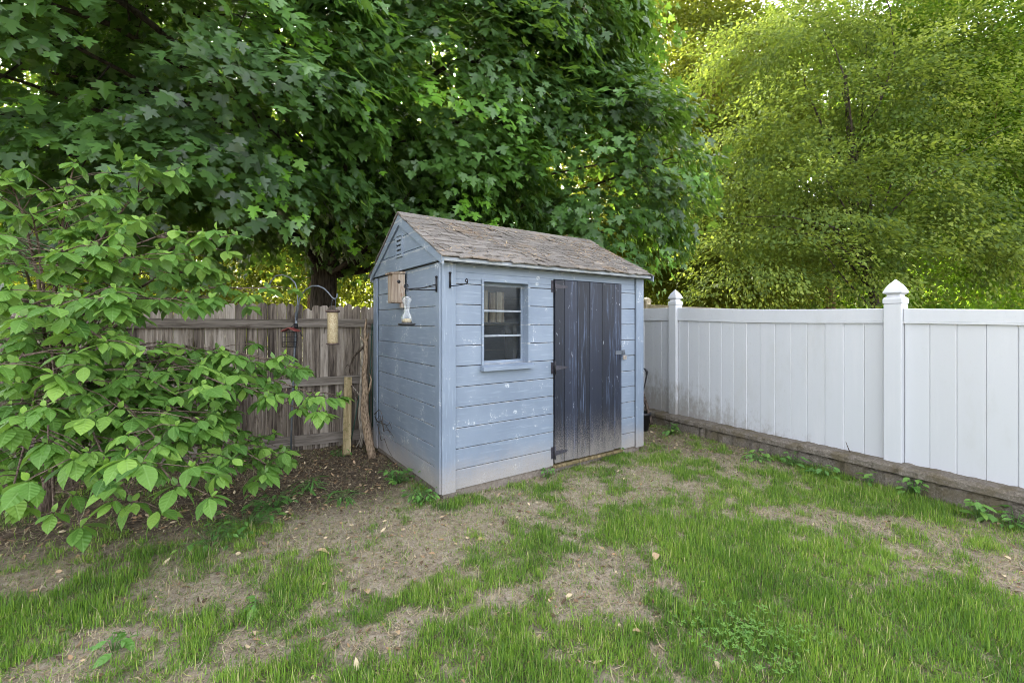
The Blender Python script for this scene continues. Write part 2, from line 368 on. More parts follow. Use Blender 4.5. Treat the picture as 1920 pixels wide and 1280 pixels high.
def ground_mat():
    t = NT('yard_soil'); c = t.co(); lush = t.attr('lush'); mul = t.attr('mulch')
    n1 = t.noise(c, 5, 7, .7); n2 = t.noise(c, 24, 8, .82); n3 = t.noise(c, 75, 6, .85)
    soil = t.ramp(n2, [(.34, (.19, .145, .10)), (.5, (.43, .35, .27)), (.64, (.64, .55, .44))])
    soil = t.mix(t.rng(n1, .5, .72, 0, .45), soil, (.22, .155, .115))
    soil = t.mix(t.rng(n3, .54, .64, 0, .7), soil, (.56, .48, .38)); soil = t.mix(t.rng(n3, .36, .46, .75, 0), soil, (.09, .07, .055))
    m = t.ramp(n2, [(.36, (.05, .038, .028)), (.5, (.13, .098, .072)), (.64, (.27, .21, .155))]); m = t.mix(t.rng(n3, .56, .66, 0, .7), m, (.36, .28, .20))
    col = t.mix(mul, soil, m)
    g = t.ramp(n3, [(.38, (.05, .07, .022)), (.6, (.17, .17, .075))]); col = t.mix(t.math('MULTIPLY', lush, .75), col, g)
    h = t.math('ADD', t.math('MULTIPLY', n2, .6), n3); t.pbr(col, .95, t.bump(h, 1.0, .03), .1); return t.m
M['ground'] = ground_mat()

# ------------------------------------------------------------------ leaf meshes (numpy)
def leaf_cloud(name, tmpl, P, A, Nn, S, tint, mat, parent=None, curl=0.0, fold=0.0):
    """one mesh of many leaves. tmpl = (verts[k,3], polygons, uv[k,2]); A: leaf axis, Nn: rough normal, S: length"""
    V, F, UV = tmpl; V = np.array(V, float); n = len(P); k = len(V)
    P = np.asarray(P, float); A = np.asarray(A, float); Nn = np.asarray(Nn, float); S = np.broadcast_to(np.asarray(S, float), (n,))
    A = A / (np.linalg.norm(A, axis=1, keepdims=True) + 1e-9); B = np.cross(Nn, A); B /= np.linalg.norm(B, axis=1, keepdims=True) + 1e-9
    C = np.cross(A, B)
    cu = np.broadcast_to(np.asarray(curl, float), (n,))[:, None]; fo = np.broadcast_to(np.asarray(fold, float), (n,))[:, None]
    X = V[None, :, 0]; Y = V[None, :, 1]; Z = V[None, :, 2] - cu * X ** 2 + fo * np.abs(Y)
    X = np.broadcast_to(X, Z.shape); Y = np.broadcast_to(Y, Z.shape)
    W = P[:, None, :] + S[:, None, None] * (X[..., None] * A[:, None, :] + Y[..., None] * B[:, None, :] + Z[..., None] * C[:, None, :])
    W = W.reshape(-1, 3)
    fl = np.concatenate([np.array(f) for f in F]); ft = np.array([len(f) for f in F])
    loops = (np.arange(n)[:, None] * k + fl[None, :]).ravel(); tot = np.tile(ft, n); start = np.concatenate([[0], np.cumsum(tot)[:-1]])
    me = bpy.data.meshes.new(name)
    me.vertices.add(n * k); me.vertices.foreach_set('co', W.astype(np.float32).ravel())
    me.loops.add(len(loops)); me.loops.foreach_set('vertex_index', loops.astype(np.int32))
    me.polygons.add(len(tot)); me.polygons.foreach_set('loop_start', start.astype(np.int32)); me.polygons.foreach_set('loop_total', tot.astype(np.int32))
    me.polygons.foreach_set('use_smooth', np.ones(len(tot), bool))
    me.update(calc_edges=True)
    at_ = me.attributes.new('tint', 'FLOAT', 'POINT'); at_.data.foreach_set('value', np.repeat(np.clip(tint, 0, 1), k).astype(np.float32))
    if UV is not None:
        uv = me.uv_layers.new(name='UVMap'); uv.data.foreach_set('uv', np.tile(np.array(UV, float)[fl], (n, 1)).astype(np.float32).ravel())
    me.materials.append(mat)
    o = bpy.data.objects.new(name, me); COL.objects.link(o)
    if parent: o.parent = parent
    return o

def t_half(h):
    k = len(h); V = [(x, y, 0) for x, y in h] + [(x, -y, 0) for x, y in h[1:-1]]
    return V, [tuple(range(k))[::-1], (0,) + tuple(range(k, 2 * k - 2)) + (k - 1,)], None
T_MAPLE = t_half([(0, 0), (-.10, .10), (-.08, .40), (.05, .31), (.14, .36), (.20, .50), (.34, .70), (.36, .52), (.50, .54), (.45, .36), (.40, .17), (.56, .22), (.66, .33), (.71, .18), (.84, .11), (1.0, 0)])
T_MAPLE2 = t_half([(0, 0), (-.07, .36), (.14, .34), (.38, .66), (.42, .18), (.66, .27), (1, 0)])
T_DIAM = ([(0, 0, 0), (.45, .30, 0), (1, 0, 0), (.45, -.30, 0)], [(0, 3, 2, 1)], None)
def t_oval(st, UV=True):
    V = []; F = []; uv = []
    for x, y in st:
        for sgn in (-1, 0, 1): V.append((x, sgn * y, 0)); uv.append((x, sgn * y))
    for i in range(len(st) - 1):
        a = i * 3
        F += [(a, a + 3, a + 4, a + 1), (a + 1, a + 4, a + 5, a + 2)]
    return V, F, uv
T_DOG = t_oval([(0, .012), (.10, .12), (.28, .255), (.48, .30), (.68, .25), (.85, .125), (.94, .045), (1.0, .004)])
T_WEED = t_oval([(0, .02), (.25, .22), (.55, .26), (.85, .12), (1.0, .005)])
T_LONG = t_oval([(0, .02), (.2, .06), (.5, .085), (.8, .05), (1, .004)])
T_BLADE = ([(0, -.5, 0), (0, .5, 0), (.5, -.38, 0), (.5, .38, 0), (1, 0, 0)], [(0, 1, 3, 2), (2, 3, 4)], None)

def rand_unit(n):
    v = rng.normal(size=(n, 3)); return v / np.linalg.norm(v, axis=1, keepdims=True)

def ell_surface(ells, n, lo=.72, hi=1.0, skip=.72, keep=None):
    """points near the surface of a union of ellipsoids, with the outward direction there"""
    P = []; D = []
    vol = np.array([(r[0] * r[1] + r[0] * r[2] + r[1] * r[2]) for c, r in ells]); vol = vol / vol.sum()
    while len(P) < n:
        i = rng.choice(len(ells), p=vol); c, r = ells[i]; d = rand_unit(1)[0]; f = lo + (hi - lo) * rng.random() ** .6
        p = np.array(c) + d * np.array(r) * f
        if any(j != i and np.sum(((p - np.array(c2)) / np.array(r2)) ** 2) < skip ** 2 for j, (c2, r2) in enumerate(ells)): continue
        if keep is not None and not keep(p): continue
        nd = d / np.array(r); P.append(p); D.append(nd / np.linalg.norm(nd))
    return np.array(P), np.array(D)

def sprays(P, D, m, length, width, droop, leaf, lean=.55, jitter=.25, up=.6):
    """leafy boughs: around each point a drooping fan of m leaves lying like shingles. Returns leaf arrays."""
    n = len(P); out = D.copy(); out[:, 2] *= .35; out /= np.linalg.norm(out, axis=1, keepdims=True) + 1e-9
    dr = droop[0] + (droop[1] - droop[0]) * rng.random(n)
    axis = out * np.cos(dr)[:, None]; axis[:, 2] -= np.sin(dr)
    side = np.cross(axis, np.array([0, 0, 1.0])); side /= np.linalg.norm(side, axis=1, keepdims=True) + 1e-9
    nor = np.cross(side, axis)
    sc = .7 + .6 * rng.random(n)
    a = rng.random((n, m)); b = (rng.random((n, m)) * 2 - 1)
    L = length * sc[:, None] * (a - .35); Wd = width * sc[:, None] * b * (.35 + .65 * np.sqrt(np.clip(1 - (a * 1.1 - .35) ** 2, 0, 1)))
    H = rng.normal(size=(n, m)) * length * .07 - .25 * np.abs(Wd) - .18 * np.clip(L, 0, 9) ** 2
    X = P[:, None, :] + L[..., None] * axis[:, None, :] + Wd[..., None] * side[:, None, :] + H[..., None] * nor[:, None, :]
    A = axis[:, None, :] + side[:, None, :] * (b * lean)[..., None] + rng.normal(size=(n, m, 3)) * jitter
    A[..., 2] -= .25
    Nn = nor[:, None, :] * (1 - up) + np.array([0, 0, up]) + rng.normal(size=(n, m, 3)) * jitter
    S = leaf * (.55 + .8 * rng.random((n, m)))
    return X.reshape(-1, 3), A.reshape(-1, 3), Nn.reshape(-1, 3), S.ravel()

def branches(mb, base, targets, r0, n=5, sag=.1):
    base = np.array(base, float)
    for q in targets:
        q = np.array(q, float); L = np.linalg.norm(q - base); pts = []
        off = rand_unit(1)[0] * L * .16
        for t in (0, .25, .5, .75, 1):
            p = base + (q - base) * t; p = p + off * math.sin(math.pi * t); p[2] += sag * L * math.sin(math.pi * t); pts.append(p)
        mb.tube(pts, [r0, r0 * .75, r0 * .55, r0 * .35, r0 * .15], n)

# ------------------------------------------------------------------ ground
YARD_BARE = [(700, 985, 230, 42, 1.0), (560, 1020, 70, 30, .9), (740, 1040, 95, 42, 1.0), (1140, 1075, 105, 50, 1.0), (330, 1115, 120, 32, .8), (1010, 935, 160, 25, .9),
    (1450, 965, 150, 16, .7), (1620, 972, 60, 22, .8), (1760, 985, 80, 18, .8), (1895, 1075, 70, 50, 1.0), (935, 1115, 65, 24, .7), (250, 1195, 100, 28, .7),
    (720, 1215, 80, 30, .8), (90, 1085, 70, 20, .6), (480, 1180, 60, 30, .5), (1290, 925, 60, 20, .7), (870, 905, 120, 14, .6), (1330, 860, 90, 22, .7), (1180, 880, 60, 14, .6),
    (590, 900, 130, 55, 1.0), (1560, 1010, 40, 14, .6), (1700, 1040, 50, 14, .5), (800, 1160, 60, 25, .5), (1060, 1150, 40, 40, .5), (150, 1240, 90, 25, .5), (620, 1130, 50, 20, .5), (1700, 1090, 40, 16, .4)]
YARD_LUSH = [(1600, 1170, 380, 120, 1.0), (1250, 965, 120, 38, .9), (1450, 1060, 190, 50, .9), (1000, 1030, 110, 26, .8), (810, 1052, 30, 18, 1.0), (560, 1110, 95, 55, .9),
    (400, 1060, 120, 40, .7), (620, 1240, 150, 35, .6), (1000, 1215, 150, 60, .7), (1020, 922, 45, 14, .8), (915, 936, 28, 8, 1.0), (858, 940, 16, 9, 1.0), (1560, 890, 90, 14, .8),
    (1250, 855, 60, 16, .4), (1370, 840, 60, 14, .4), (160, 1150, 140, 40, .5), (1250, 1140, 40, 25, .8), (1820, 1060, 50, 35, .8), (1700, 940, 120, 18, .7), (1290, 1200, 200, 60, .8), (470, 985, 130, 26, .5), (880, 1080, 110, 22, .5), (1750, 1230, 200, 50, .8), (1420, 930, 120, 14, .5)]
def patch(x, y, lst):
    t = np.zeros_like(x)
    for px, py, rx, ry, wgt in lst:
        c = at(px, py); sx = rx * c[1] / FPX; sy = ry * c[1] ** 2 / (FPX * EYE)
        e = ((x - c[0]) / sx) ** 2 + ((y - c[1]) / sy) ** 2
        t = np.maximum(t, wgt * np.exp(-.5 * np.maximum(e - .3, 0) * 1.2))
    return t
def mulch_at(x, y):
    # bed under the shrub, along the wooden fence and round the back of the shed
    d = (y - (1.55 + .50 * (x + 4.5))) + .5 * (fbm(x * 1.3, y * 1.3) - .5)
    a = sstep(-.15, .65, d) * sstep(-.75, -1.15, x)
    b = sstep(4.9, 5.5, y + .3 * x + .4 * (fbm(x * 2, y * 2) - .5)) * sstep(1.1, 1.5, x) * .6
    return np.clip(np.maximum(a, b), 0, 1)
def lush_at(x, y):
    n = fbm(x * 2.3 + 5, y * 2.3 + 3, 4); n2 = fbm(x * 8 + 1, y * 8 + 8, 3); n3 = fbm(x * 22 + 4, y * 22 + 2, 2)
    base = .58 + 1.3 * (n - .5) + 2.0 * (n2 - .5) + .9 * (n3 - .5)
    v = base + .03 + .55 * patch(x, y, YARD_LUSH) - .80 * patch(x, y, YARD_BARE) - .62 * mulch_at(x, y)
    return np.clip(v, 0, 1)
def ground_z(x, y):
    z = .035 * (fbm(x * 1.1, y * 1.1) - .5) + .024 * (fbm(x * 6, y * 6) - .5) + .014 * (fbm(x * 19, y * 19 + 3, 2) - .5)
    z = z * sstep(60, 8, np.hypot(x, y - 3))
    return z + .17 * sstep(-3.2, -4.6, x) * sstep(2.6, 3.9, y) * sstep(14, 6, y) - .012
def grid_axis(lo, hi, step, far):
    a = list(np.arange(lo, hi + 1e-6, step)); s = step; u = hi; v = lo; up = []; dn = []
    while u < far: s *= 1.5; u += s; v -= s; up.append(u); dn.append(v)
    return np.array(dn[::-1] + a + up)
gx = grid_axis(-5.5, 4.6, .03, 400); gy = grid_axis(.9, 7.0, .03, 400)
GX, GY = np.meshgrid(gx, gy); fx, fy = GX.ravel(), GY.ravel(); gz = ground_z(fx, fy)
nx, ny = len(gx), len(gy); ii = (np.arange(ny - 1)[:, None] * nx + np.arange(nx - 1)[None, :]).ravel()
gm = bpy.data.meshes.new('ground'); gm.vertices.add(nx * ny); gm.vertices.foreach_set('co', np.stack([fx, fy, gz], 1).astype(np.float32).ravel())
q = np.stack([ii, ii + 1, ii + nx + 1, ii + nx], 1).ravel(); gm.loops.add(len(q)); gm.loops.foreach_set('vertex_index', q.astype(np.int32))
gm.polygons.add(len(ii)); gm.polygons.foreach_set('loop_start', (np.arange(len(ii)) * 4).astype(np.int32)); gm.polygons.foreach_set('loop_total', np.full(len(ii), 4, np.int32))
gm.polygons.foreach_set('use_smooth', np.ones(len(ii), bool)); gm.update(calc_edges=True)
farg = sstep(9, 12, np.hypot(fx, fy - 3))
a_ = gm.attributes.new('lush', 'FLOAT', 'POINT'); a_.data.foreach_set('value', np.maximum(lush_at(fx, fy), farg).astype(np.float32))
a_ = gm.attributes.new('mulch', 'FLOAT', 'POINT'); a_.data.foreach_set('value', (mulch_at(fx, fy) * (1 - farg)).astype(np.float32))
gm.materials.append(M['ground']); go = bpy.data.objects.new('ground', gm); COL.objects.link(go); tag(go, kind='structure')

# ------------------------------------------------------------------ shed (local frame: x along the front, y to the back, z up)
SO = np.array([-.5598, 3.4926, 0.0]); YAW = .6068; W, D, Z0 = 2.441, 1.682, .05
shed = empty('garden_shed', SO, YAW)
tag(shed, 'small weathered blue garden shed with dark plank door and shingled roof', 'shed')
def shed_pt(u, v, w):
    return np.array([SO[0] + u * math.cos(YAW) - v * math.sin(YAW), SO[1] + u * math.sin(YAW) + v * math.cos(YAW), w])
def tint_by_island(o, per=8, lo=0, hi=1):
    n = len(o.data.vertices); a = o.data.attributes.new('tint', 'FLOAT', 'POINT')
    v = rng.random(n // per + 1) * (hi - lo) + lo; a.data.foreach_set('value', np.repeat(v, per)[:n].astype(np.float32)); return o
mb = MB()
mb.box(.02, W - .02, .02, D - .02, -.25, Z0 - .004); mb.build('foundation', M['foundation'], shed)
# front siding
RF = [0] + [.1618 + .1681 * i for i in range(10)] + [1.845]
def boards(mb, rows, spans, front, axis, T=.018, gap=.0055):
    for z0, z1, u0, u1 in spans:
        zz0, zz1 = Z0 + z0 + gap / 2, Z0 + z1 - gap / 2; j = rng.random() * .0025
        if axis == 0: mb.box(u0, u1, front - j, front + T, zz0, zz1, .0025)
        else: mb.box(front - j, front + T, u0, u1, zz0, zz1, .0025)
OPEN_W = (.385, .855, 1.0, 1.715); OPEN_D = (1.158, 2.10, -.1, 1.772)
spans = []
for z0, z1 in zip(RF[:-1], RF[1:]):
    zs = sorted({z0, z1, *[v for v in (OPEN_W[2], OPEN_W[3], OPEN_D[3]) if z0 < v < z1]})
    cuts = [(.118, 2.32)]
    for ua, ub, za, zb in (OPEN_W, OPEN_D):
        for a, b in zip(zs[:-1], zs[1:]): pass
    for a, b in zip(zs[:-1], zs[1:]):
        seg = [(.118, 2.32)]
        for ua, ub, za, zb in (OPEN_W, OPEN_D):
            if a < zb - 1e-4 and b > za + 1e-4:
                seg = [s for x0, x1 in seg for s in ((x0, min(x1, ua)), (max(x0, ub), x1)) if s[1] - s[0] > .004]
        for x0, x1 in seg: spans.append((a if abs(a - z0) < 1e-6 else a - .0055, b if abs(b - z1) < 1e-6 else b, x0, x1))
mb = MB(); boards(mb, RF, spans, 0.0, 0)
front = mb.build('front_wall', M['blue'], shed)
mb = MB()
for a in ((.01, .385, 1.0, 1.715), (.855, 1.158, 1.0, 1.715), (.01, 1.158, 0.0, 1.0), (.01, W - .01, 1.772, 1.84), (.01, 1.158, 1.715, 1.772), (2.10, W - .01, 0.0, 1.772)):
    mb.box(a[0], a[1], .019, .034, Z0 + a[2], Z0 + a[3])
mb.build('wall_sheathing', M['dark_void'], shed)
# left, back and right siding
RL = [0, .177] + [.177 + .1643 * i for i in range(1, 10)] + [1.846]
mb = MB(); boards(mb, RL, [(a, b, .08, 1.565) for a, b in zip(RL[:-1], RL[1:])], 0.0, 1); mb.box(.019, .034, .036, D - .04, Z0, Z0 + 1.82)
mb.build('left_wall', M['blue_side'], shed)
mb = MB(); boards(mb, RL, [(a, b, .08, 1.565) for a, b in zip(RL[:-1], RL[1:])], W - .018, 1); mb.box(W - .034, W - .019, .036, D - .04, Z0, Z0 + 1.82)
mb.build('right_wall', M['blue_side'], shed)
mb = MB(); mb.box(.02, W - .02, D - .03, D - .012, Z0, Z0 + 1.84); boards(mb, RL, [(a, b, .1, W - .1) for a, b in zip(RL[:-1], RL[1:])], D - .010, 0, T=.012); mb.build('back_wall', M['blue'], shed)
# corner boards
for (x0, x1, y0, y1) in ((-.006, .116, -.022, -.004), (2.323, W + .004, -.022, -.004), (-.020, -.002, -.0035, .079), (-.020, -.002, 1.567, D + .003), (W + .002, W + .02, -.0035, .079), (W + .002, W + .02, 1.567, D)):
    mb = MB(); mb.box(x0, x1, y0, y1, Z0 - .008, Z0 + 1.838, .003); mb.build('corner_board', M['blue_trim'], shed)
# gable ends
AP = (.83, 2.375); FE = (-.12, 1.865); RE = (1.70, 1.865)
def gable(xa, xb, name, mat):
    mb = MB(); zs = [1.848, 2.005, 2.165, 2.40]
    def yr(z): return (FE[0] + .02 + (AP[0] - FE[0]) * (z - FE[1]) / (AP[1] - FE[1]) , RE[0] - .02 + (AP[0] - RE[0]) * (z - RE[1]) / (AP[1] - RE[1]))
    for a, b in zip(zs[:-1], zs[1:]):
        a2 = a + .003; b2 = min(b - .003, AP[1] - .05)
        ya, yb = yr(max(a2, 1.87)); yc, yd = yr(b2)
        mb.prism([(max(ya, -.02), Z0 + a2), (min(yb, D + .02), Z0 + a2), (min(yd, D + .02), Z0 + b2), (max(yc, -.02), Z0 + b2)], 0, xa, xb)
    return mb.build(name, mat, shed)
gable(-.034, -.003, 'gable_wall', M['blue_rake']); gable(W + .003, W + .034, 'gable_wall', M['blue_rake'])
mb = MB()
mb.prism([(.03, Z0 + 1.825), (D - .03, Z0 + 1.825), (AP[0], Z0 + 2.30)], 0, .0, .018); mb.build('gable_backing', M['dark_void'], shed)
mb = MB(); mb.prism([(.03, Z0 + 1.825), (D - .03, Z0 + 1.825), (AP[0], Z0 + 2.30)], 0, W - .018, W); mb.build('gable_backing', M['dark_void'], shed)
# rake boards under the roof edge
for xa, xb in ((-.052, -.036), (W + .036, W + .052)):
    for A_, B_ in ((FE, AP), (AP, RE)):
        mb = MB(); th = .085
        mb.prism([(A_[0], Z0 + A_[1]), (B_[0], Z0 + B_[1]), (B_[0], Z0 + B_[1] - th * 1.12), (A_[0], Z0 + A_[1] - (.06 if A_ is FE else th * 1.12))] if A_ is FE else
                 [(A_[0] + .001, Z0 + A_[1]), (B_[0], Z0 + B_[1]), (B_[0], Z0 + B_[1] - .06), (A_[0] + .001, Z0 + A_[1] - th * 1.12)], 0, xa, xb)
        mb.build('rake_board', M['blue_rake'], shed)
# roof: deck, shingle courses
UL, UR = -.05, W + .012
roof = MB()
for A_, B_ in ((FE, AP), (AP, RE)):
    roof.prism([(A_[0], Z0 + A_[1] + .001), (B_[0], Z0 + B_[1] + .001), (B_[0], Z0 + B_[1] + .014), (A_[0], Z0 + A_[1] + .014)], 0, UL, UR)
roof = roof.build('roof', M['dark_void'], shed)
sh = MB()
for (E_, sgn) in ((FE, 1), (RE, -1)):
    dy, dz = AP[0] - E_[0], AP[1] - E_[1]; L = math.hypot(dy, dz); ty, tz = dy / L, dz / L; ny_, nz_ = -tz * sgn, ty * sgn
    nrow = 12; ex = L / nrow
    for r in range(nrow + 1):
        u = UL - .01 - rng.random() * .12
        while u < UR + .012:
            wd = .07 + .11 * rng.random(); u1 = min(u + wd - .006, UR + .014); u0 = max(u, UL - .012)
            if u1 - u0 > .02:
                s0 = r * ex - .02 + rng.normal() * .006; s1 = min(s0 + ex * 1.35, L - .001); h0 = .0185 + .006 * rng.random() + (.004 if rng.random() < .2 else 0); h1 = .0155
                if s0 < s1 - .01:
                    tw = rng.normal() * .003; pts = []
                    for (s_, h_) in ((s0, h0), (s1, h1)):
                        for uu, jj in ((u0, tw), (u1, -tw)):
                            for hh in (0, -.009):
                                q_ = s_ + jj * 2 * (s_ == s0); pts.append((uu, E_[0] + ty * q_ + ny_ * (h_ + hh + jj), Z0 + E_[1] + tz * q_ + nz_ * (h_ + hh + jj)))
                    sh.add(pts, [(0, 2, 6, 4), (1, 5, 7, 3), (0, 1, 3, 2), (4, 6, 7, 5), (0, 4, 5, 1), (2, 3, 7, 6)])
            u += wd
cap = sh
u = UL - .012
while u < UR:
    wd = .16 + rng.random() * .05; h = .030 + rng.random() * .006
    cap.prism([(AP[0] - .10, Z0 + AP[1] - .054 + h), (AP[0], Z0 + AP[1] + h), (AP[0] + .10, Z0 + AP[1] - .058 + h), (AP[0] + .10, Z0 + AP[1] - .068 + h), (AP[0], Z0 + AP[1] - .010 + h), (AP[0] - .10, Z0 + AP[1] - .064 + h)], 0, u, min(u + wd - .004, UR + .012)); u += wd
so_ = sh.build('shingles', M['shingle'], roof); tint_by_island(so_, 8)
# fascia along the front eave
mb = MB(); mb.box(-.055, UR, -.118, -.098, Z0 + 1.838, Z0 + 1.884, .003); mb.box(-.034, UR - .01, -.097, -.024, Z0 + 1.842, Z0 + 1.852); mb.build('fascia', M['blue_rail'], shed)
mb = MB(); mb.box(-.036, UR, D + .0, D + .02, Z0 + 1.80, Z0 + 1.862, .003); mb.build('fascia', M['blue_rail'], shed)
# gable vent
vent = MB()
y0, y1, z0, z1 = .745, .925, Z0 + 1.975, Z0 + 2.195
for a in ((y0, y1, z0, z0 + .02), (y0, y1, z1 - .02, z1), (y0, y0 + .028, z0 + .02, z1 - .02), (y1 - .028, y1, z0 + .02, z1 - .02)): vent.box(-.048, -.035, *a)
vent = vent.build('gable_vent', M['blue_rake'], shed)
mb = MB(); mb.box(-.0356, -.0345, y0 + .028, y1 - .028, z0 + .02, z1 - .02); mb.build('vent_shade_sheet', M['black_plastic'], vent)  # black sheet on the gable, painting in the shade behind the slats
for i in range(4):
    zc = z0 + .032 + i * .045; mb = MB(); mb.prism([(-.047, zc - .004), (-.037, zc + .022), (-.037, zc + .030), (-.047, zc + .006)], 1, y0 + .029, y1 - .029); mb.build('vent_slat', M['blue_rake'], vent)
# window
wf = MB()
for a in ((.367, .387, 1.0, 1.727), (.853, .876, 1.0, 1.727), (.387, .853, 1.705, 1.727)): wf.box(a[0], a[1], -.014, .10, Z0 + a[2], Z0 + a[3], .002)
win = wf.build('window', M['blue'], shed)
mb = MB()
for a in ((.387, .415, 1.0, 1.704), (.832, .853, 1.0, 1.704), (.415, .832, 1.676, 1.704), (.415, .832, 1.0, 1.026)): mb.box(a[0], a[1], .070, .094, Z0 + a[2], Z0 + a[3], .002)
mb.build('window_sash', M['blue'], win)
mb = MB(); mb.prism([(-.060, Z0 + .952), (-.060, Z0 + .985), (.0695, Z0 + 1.008), (.0695, Z0 + .952)], 0, .355, .893); mb.build('window_sill', M['blue'], win)
for zc in (1.242, 1.460):
    mb = MB(); mb.box(.415, .832, .066, .092, Z0 + zc - .009, Z0 + zc + .009, .003); mb.build('muntin', M['white_wood'], win)
for a, b in ((1.026, 1.233), (1.251, 1.451), (1.469, 1.676)):
    mb = MB(); mb.box(.4155, .8315, .080, .084, Z0 + a, Z0 + b); mb.build('pane', M['glass'], win)
# door
for i, (a, b) in enumerate(zip((1.168, 1.288, 1.454, 1.621, 1.799, 1.977), (1.284, 1.450, 1.617, 1.795, 1.973, 2.092))):
    pass
door = MB()
ed = [1.166, 1.286, 1.452, 1.619, 1.797, 1.975, 2.092]
for a, b in zip(ed[:-1], ed[1:]): door.box(a + .002, b - .002, -.016 - rng.random() * .003, .008, Z0 + .022 + rng.random() * .012, Z0 + 1.764, .003)
door = door.build('door', M['door'], shed); tint_by_island(door, 24)
mb = MB(); mb.box(1.166, 2.092, .009, .022, Z0 + .03, Z0 + 1.76); mb.build('door_backing', M['dark_void'], door)
mb = MB(); mb.box(1.15, 2.095, -.035, .03, Z0 - .012, Z0 + .014, .003); mb.build('threshold', M['plank'], shed)
tint_by_island(shed.children[-1], 24)
for zc in (1.70, .93, .13):
    mb = MB(); mb.box(1.128, 1.158, -.006, -.001, Z0 + zc - .055, Z0 + zc + .055); mb.tube([(1.163, -.022, Z0 + zc - .058), (1.163, -.022, Z0 + zc + .058)], .008, 8)
    mb.prism([(1.168, Z0 + zc - .024), (1.30, Z0 + zc - .010), (1.325, Z0 + zc), (1.30, Z0 + zc + .010), (1.168, Z0 + zc + .024)], 1, -.024, -.0205)
    for k in (-.035, 0, .035): mb.lathe([(.005, 0), (.005, .003), (.002, .004)], (1.143, -.007, Z0 + zc + k), 8)
    mb.build('hinge', M['hinge'], door)
mb = MB(); mb.tube([(1.145, -.03, Z0 + 1.00), (1.138, -.045, Z0 + .97), (1.138, -.045, Z0 + .92), (1.15, -.03, Z0 + .885)], .009, 8); mb.build('door_pull', M['black_iron'], door)
mb = MB(); mb.box(1.99, 2.093, -.026, -.021, Z0 + 1.022, Z0 + 1.060, .001); mb.box(2.104, 2.150, -.010, -.005, Z0 + 1.015, Z0 + 1.067, .001)
mb.tube([(2.110, -.006, Z0 + 1.055), (2.108, -.034, Z0 + 1.050), (2.108, -.034, Z0 + 1.032), (2.110, -.006, Z0 + 1.027)], .004, 6); mb.build('hasp', M['grey_iron'], door)
mb = MB(); mb.tube([(2.090, -.050, Z0 + 1.012), (2.088, -.046, Z0 + 1.040), (2.100, -.040, Z0 + 1.052), (2.113, -.040, Z0 + 1.040), (2.113, -.044, Z0 + 1.012)], .0045, 8)
lk = empty('padlock', shed_pt(2.10, -.05, Z0 + .97), YAW); tag(lk, 'small metal padlock hanging from the hasp of the dark shed door', 'padlock')
inv = np.array([2.10, -.05, Z0 + .97])
mb.v = [tuple(np.array(p) - inv) for p in mb.v]; mb.build('shackle', M['grey_iron'], lk)
mb = MB(); mb.box(-.024, .024, -.011, .011, -.005, .043, .006); mb.build('lock_body', M['lock'], lk)
# boards and shelf added behind the glass, imitating the amber reflection in the top pane
for i, (u, zt, wd) in enumerate(((.50, 1.66, .075), (.60, 1.64, .06), (.685, 1.65, .085))):
    mb = MB(); mb.box(-wd / 2, wd / 2, -.012, .012, 0, zt - 1.36, .003)
st_ = empty('reflection_boards', shed_pt(.60, .20, Z0 + 1.36), YAW); tag(st_, 'tan boards added behind the upper window pane to imitate an amber reflection', 'boards')
for u, h, wd in ((-.09, .29, .075), (.0, .27, .06), (.085, .28, .085)):
    mb = MB(); mb.box(u - wd / 2, u + wd / 2, -.012, .012, 0, h, .003); tint_by_island(mb.build('board', M['birdhouse'], st_), 24)
mb = MB(); mb.box(-.30, .30, -.03, .14, -.03, -.001, .003); mb.box(-.26, -.22, -.02, .12, -1.35, -.031); mb.box(.22, .26, -.02, .12, -1.35, -.031); mb.build('shelf', M['dark_void'], st_)

# ------------------------------------------------------------------ things on the shed
bh = empty('birdhouse', shed_pt(-.08, .79, Z0 + 1.54), YAW); tag(bh, 'plain cedar birdhouse box fixed to the left wall of the blue shed under the gable', 'birdhouse')
mb = MB(); mb.box(-.063, .057, -.065, -.049, .014, .268, .002); mb.box(-.063, .057, .049, .065, .014, .268, .002); mb.box(-.066, -.050, -.048, .048, .014, .262, .002); mb.box(.044, .057, -.048, .048, .014, .27, .002); mb.box(-.063, .057, -.063, .063, 0, .013, .002)
tint_by_island(mb.build('box', M['birdhouse'], bh), 24, .4, .9)
mb = MB(); mb.prism([(-.085, .262), (.057, .274), (.057, .290), (-.085, .278)], 1, -.072, .072); tint_by_island(mb.build('lid', M['birdhouse'], bh), 8)
mb = MB(); mb.lathe([(.016, 0), (.016, .0015)], (0, 0, 0), 16); h_ = mb.build('hole_shade_disc', M['black_plastic'], bh); h_.rotation_euler = (R(90), 0, 0); h_.location = (-.004, -.0655, .195)  # flat black disc, painting in the shade of the entrance
mb = MB(); mb.box(.02, .058, -.055, -.02, -.045, -.001, .002); tint_by_island(mb.build('mounting_cleat', M['birdhouse'], bh), 24)
def scroll(c, d, r, n=14, turns=1.15, start=-90):
    """flat scroll in the plane of direction d and z, starting under c"""
    out = []
    for i in range(n + 1):
        a = R(start + 360 * turns * i / n); rr = r * (1 - .55 * i / n); out.append((c[0] + d[0] * rr * math.cos(a), c[1] + d[1] * rr * math.cos(a), c[2] + rr * math.sin(a)))
    return out
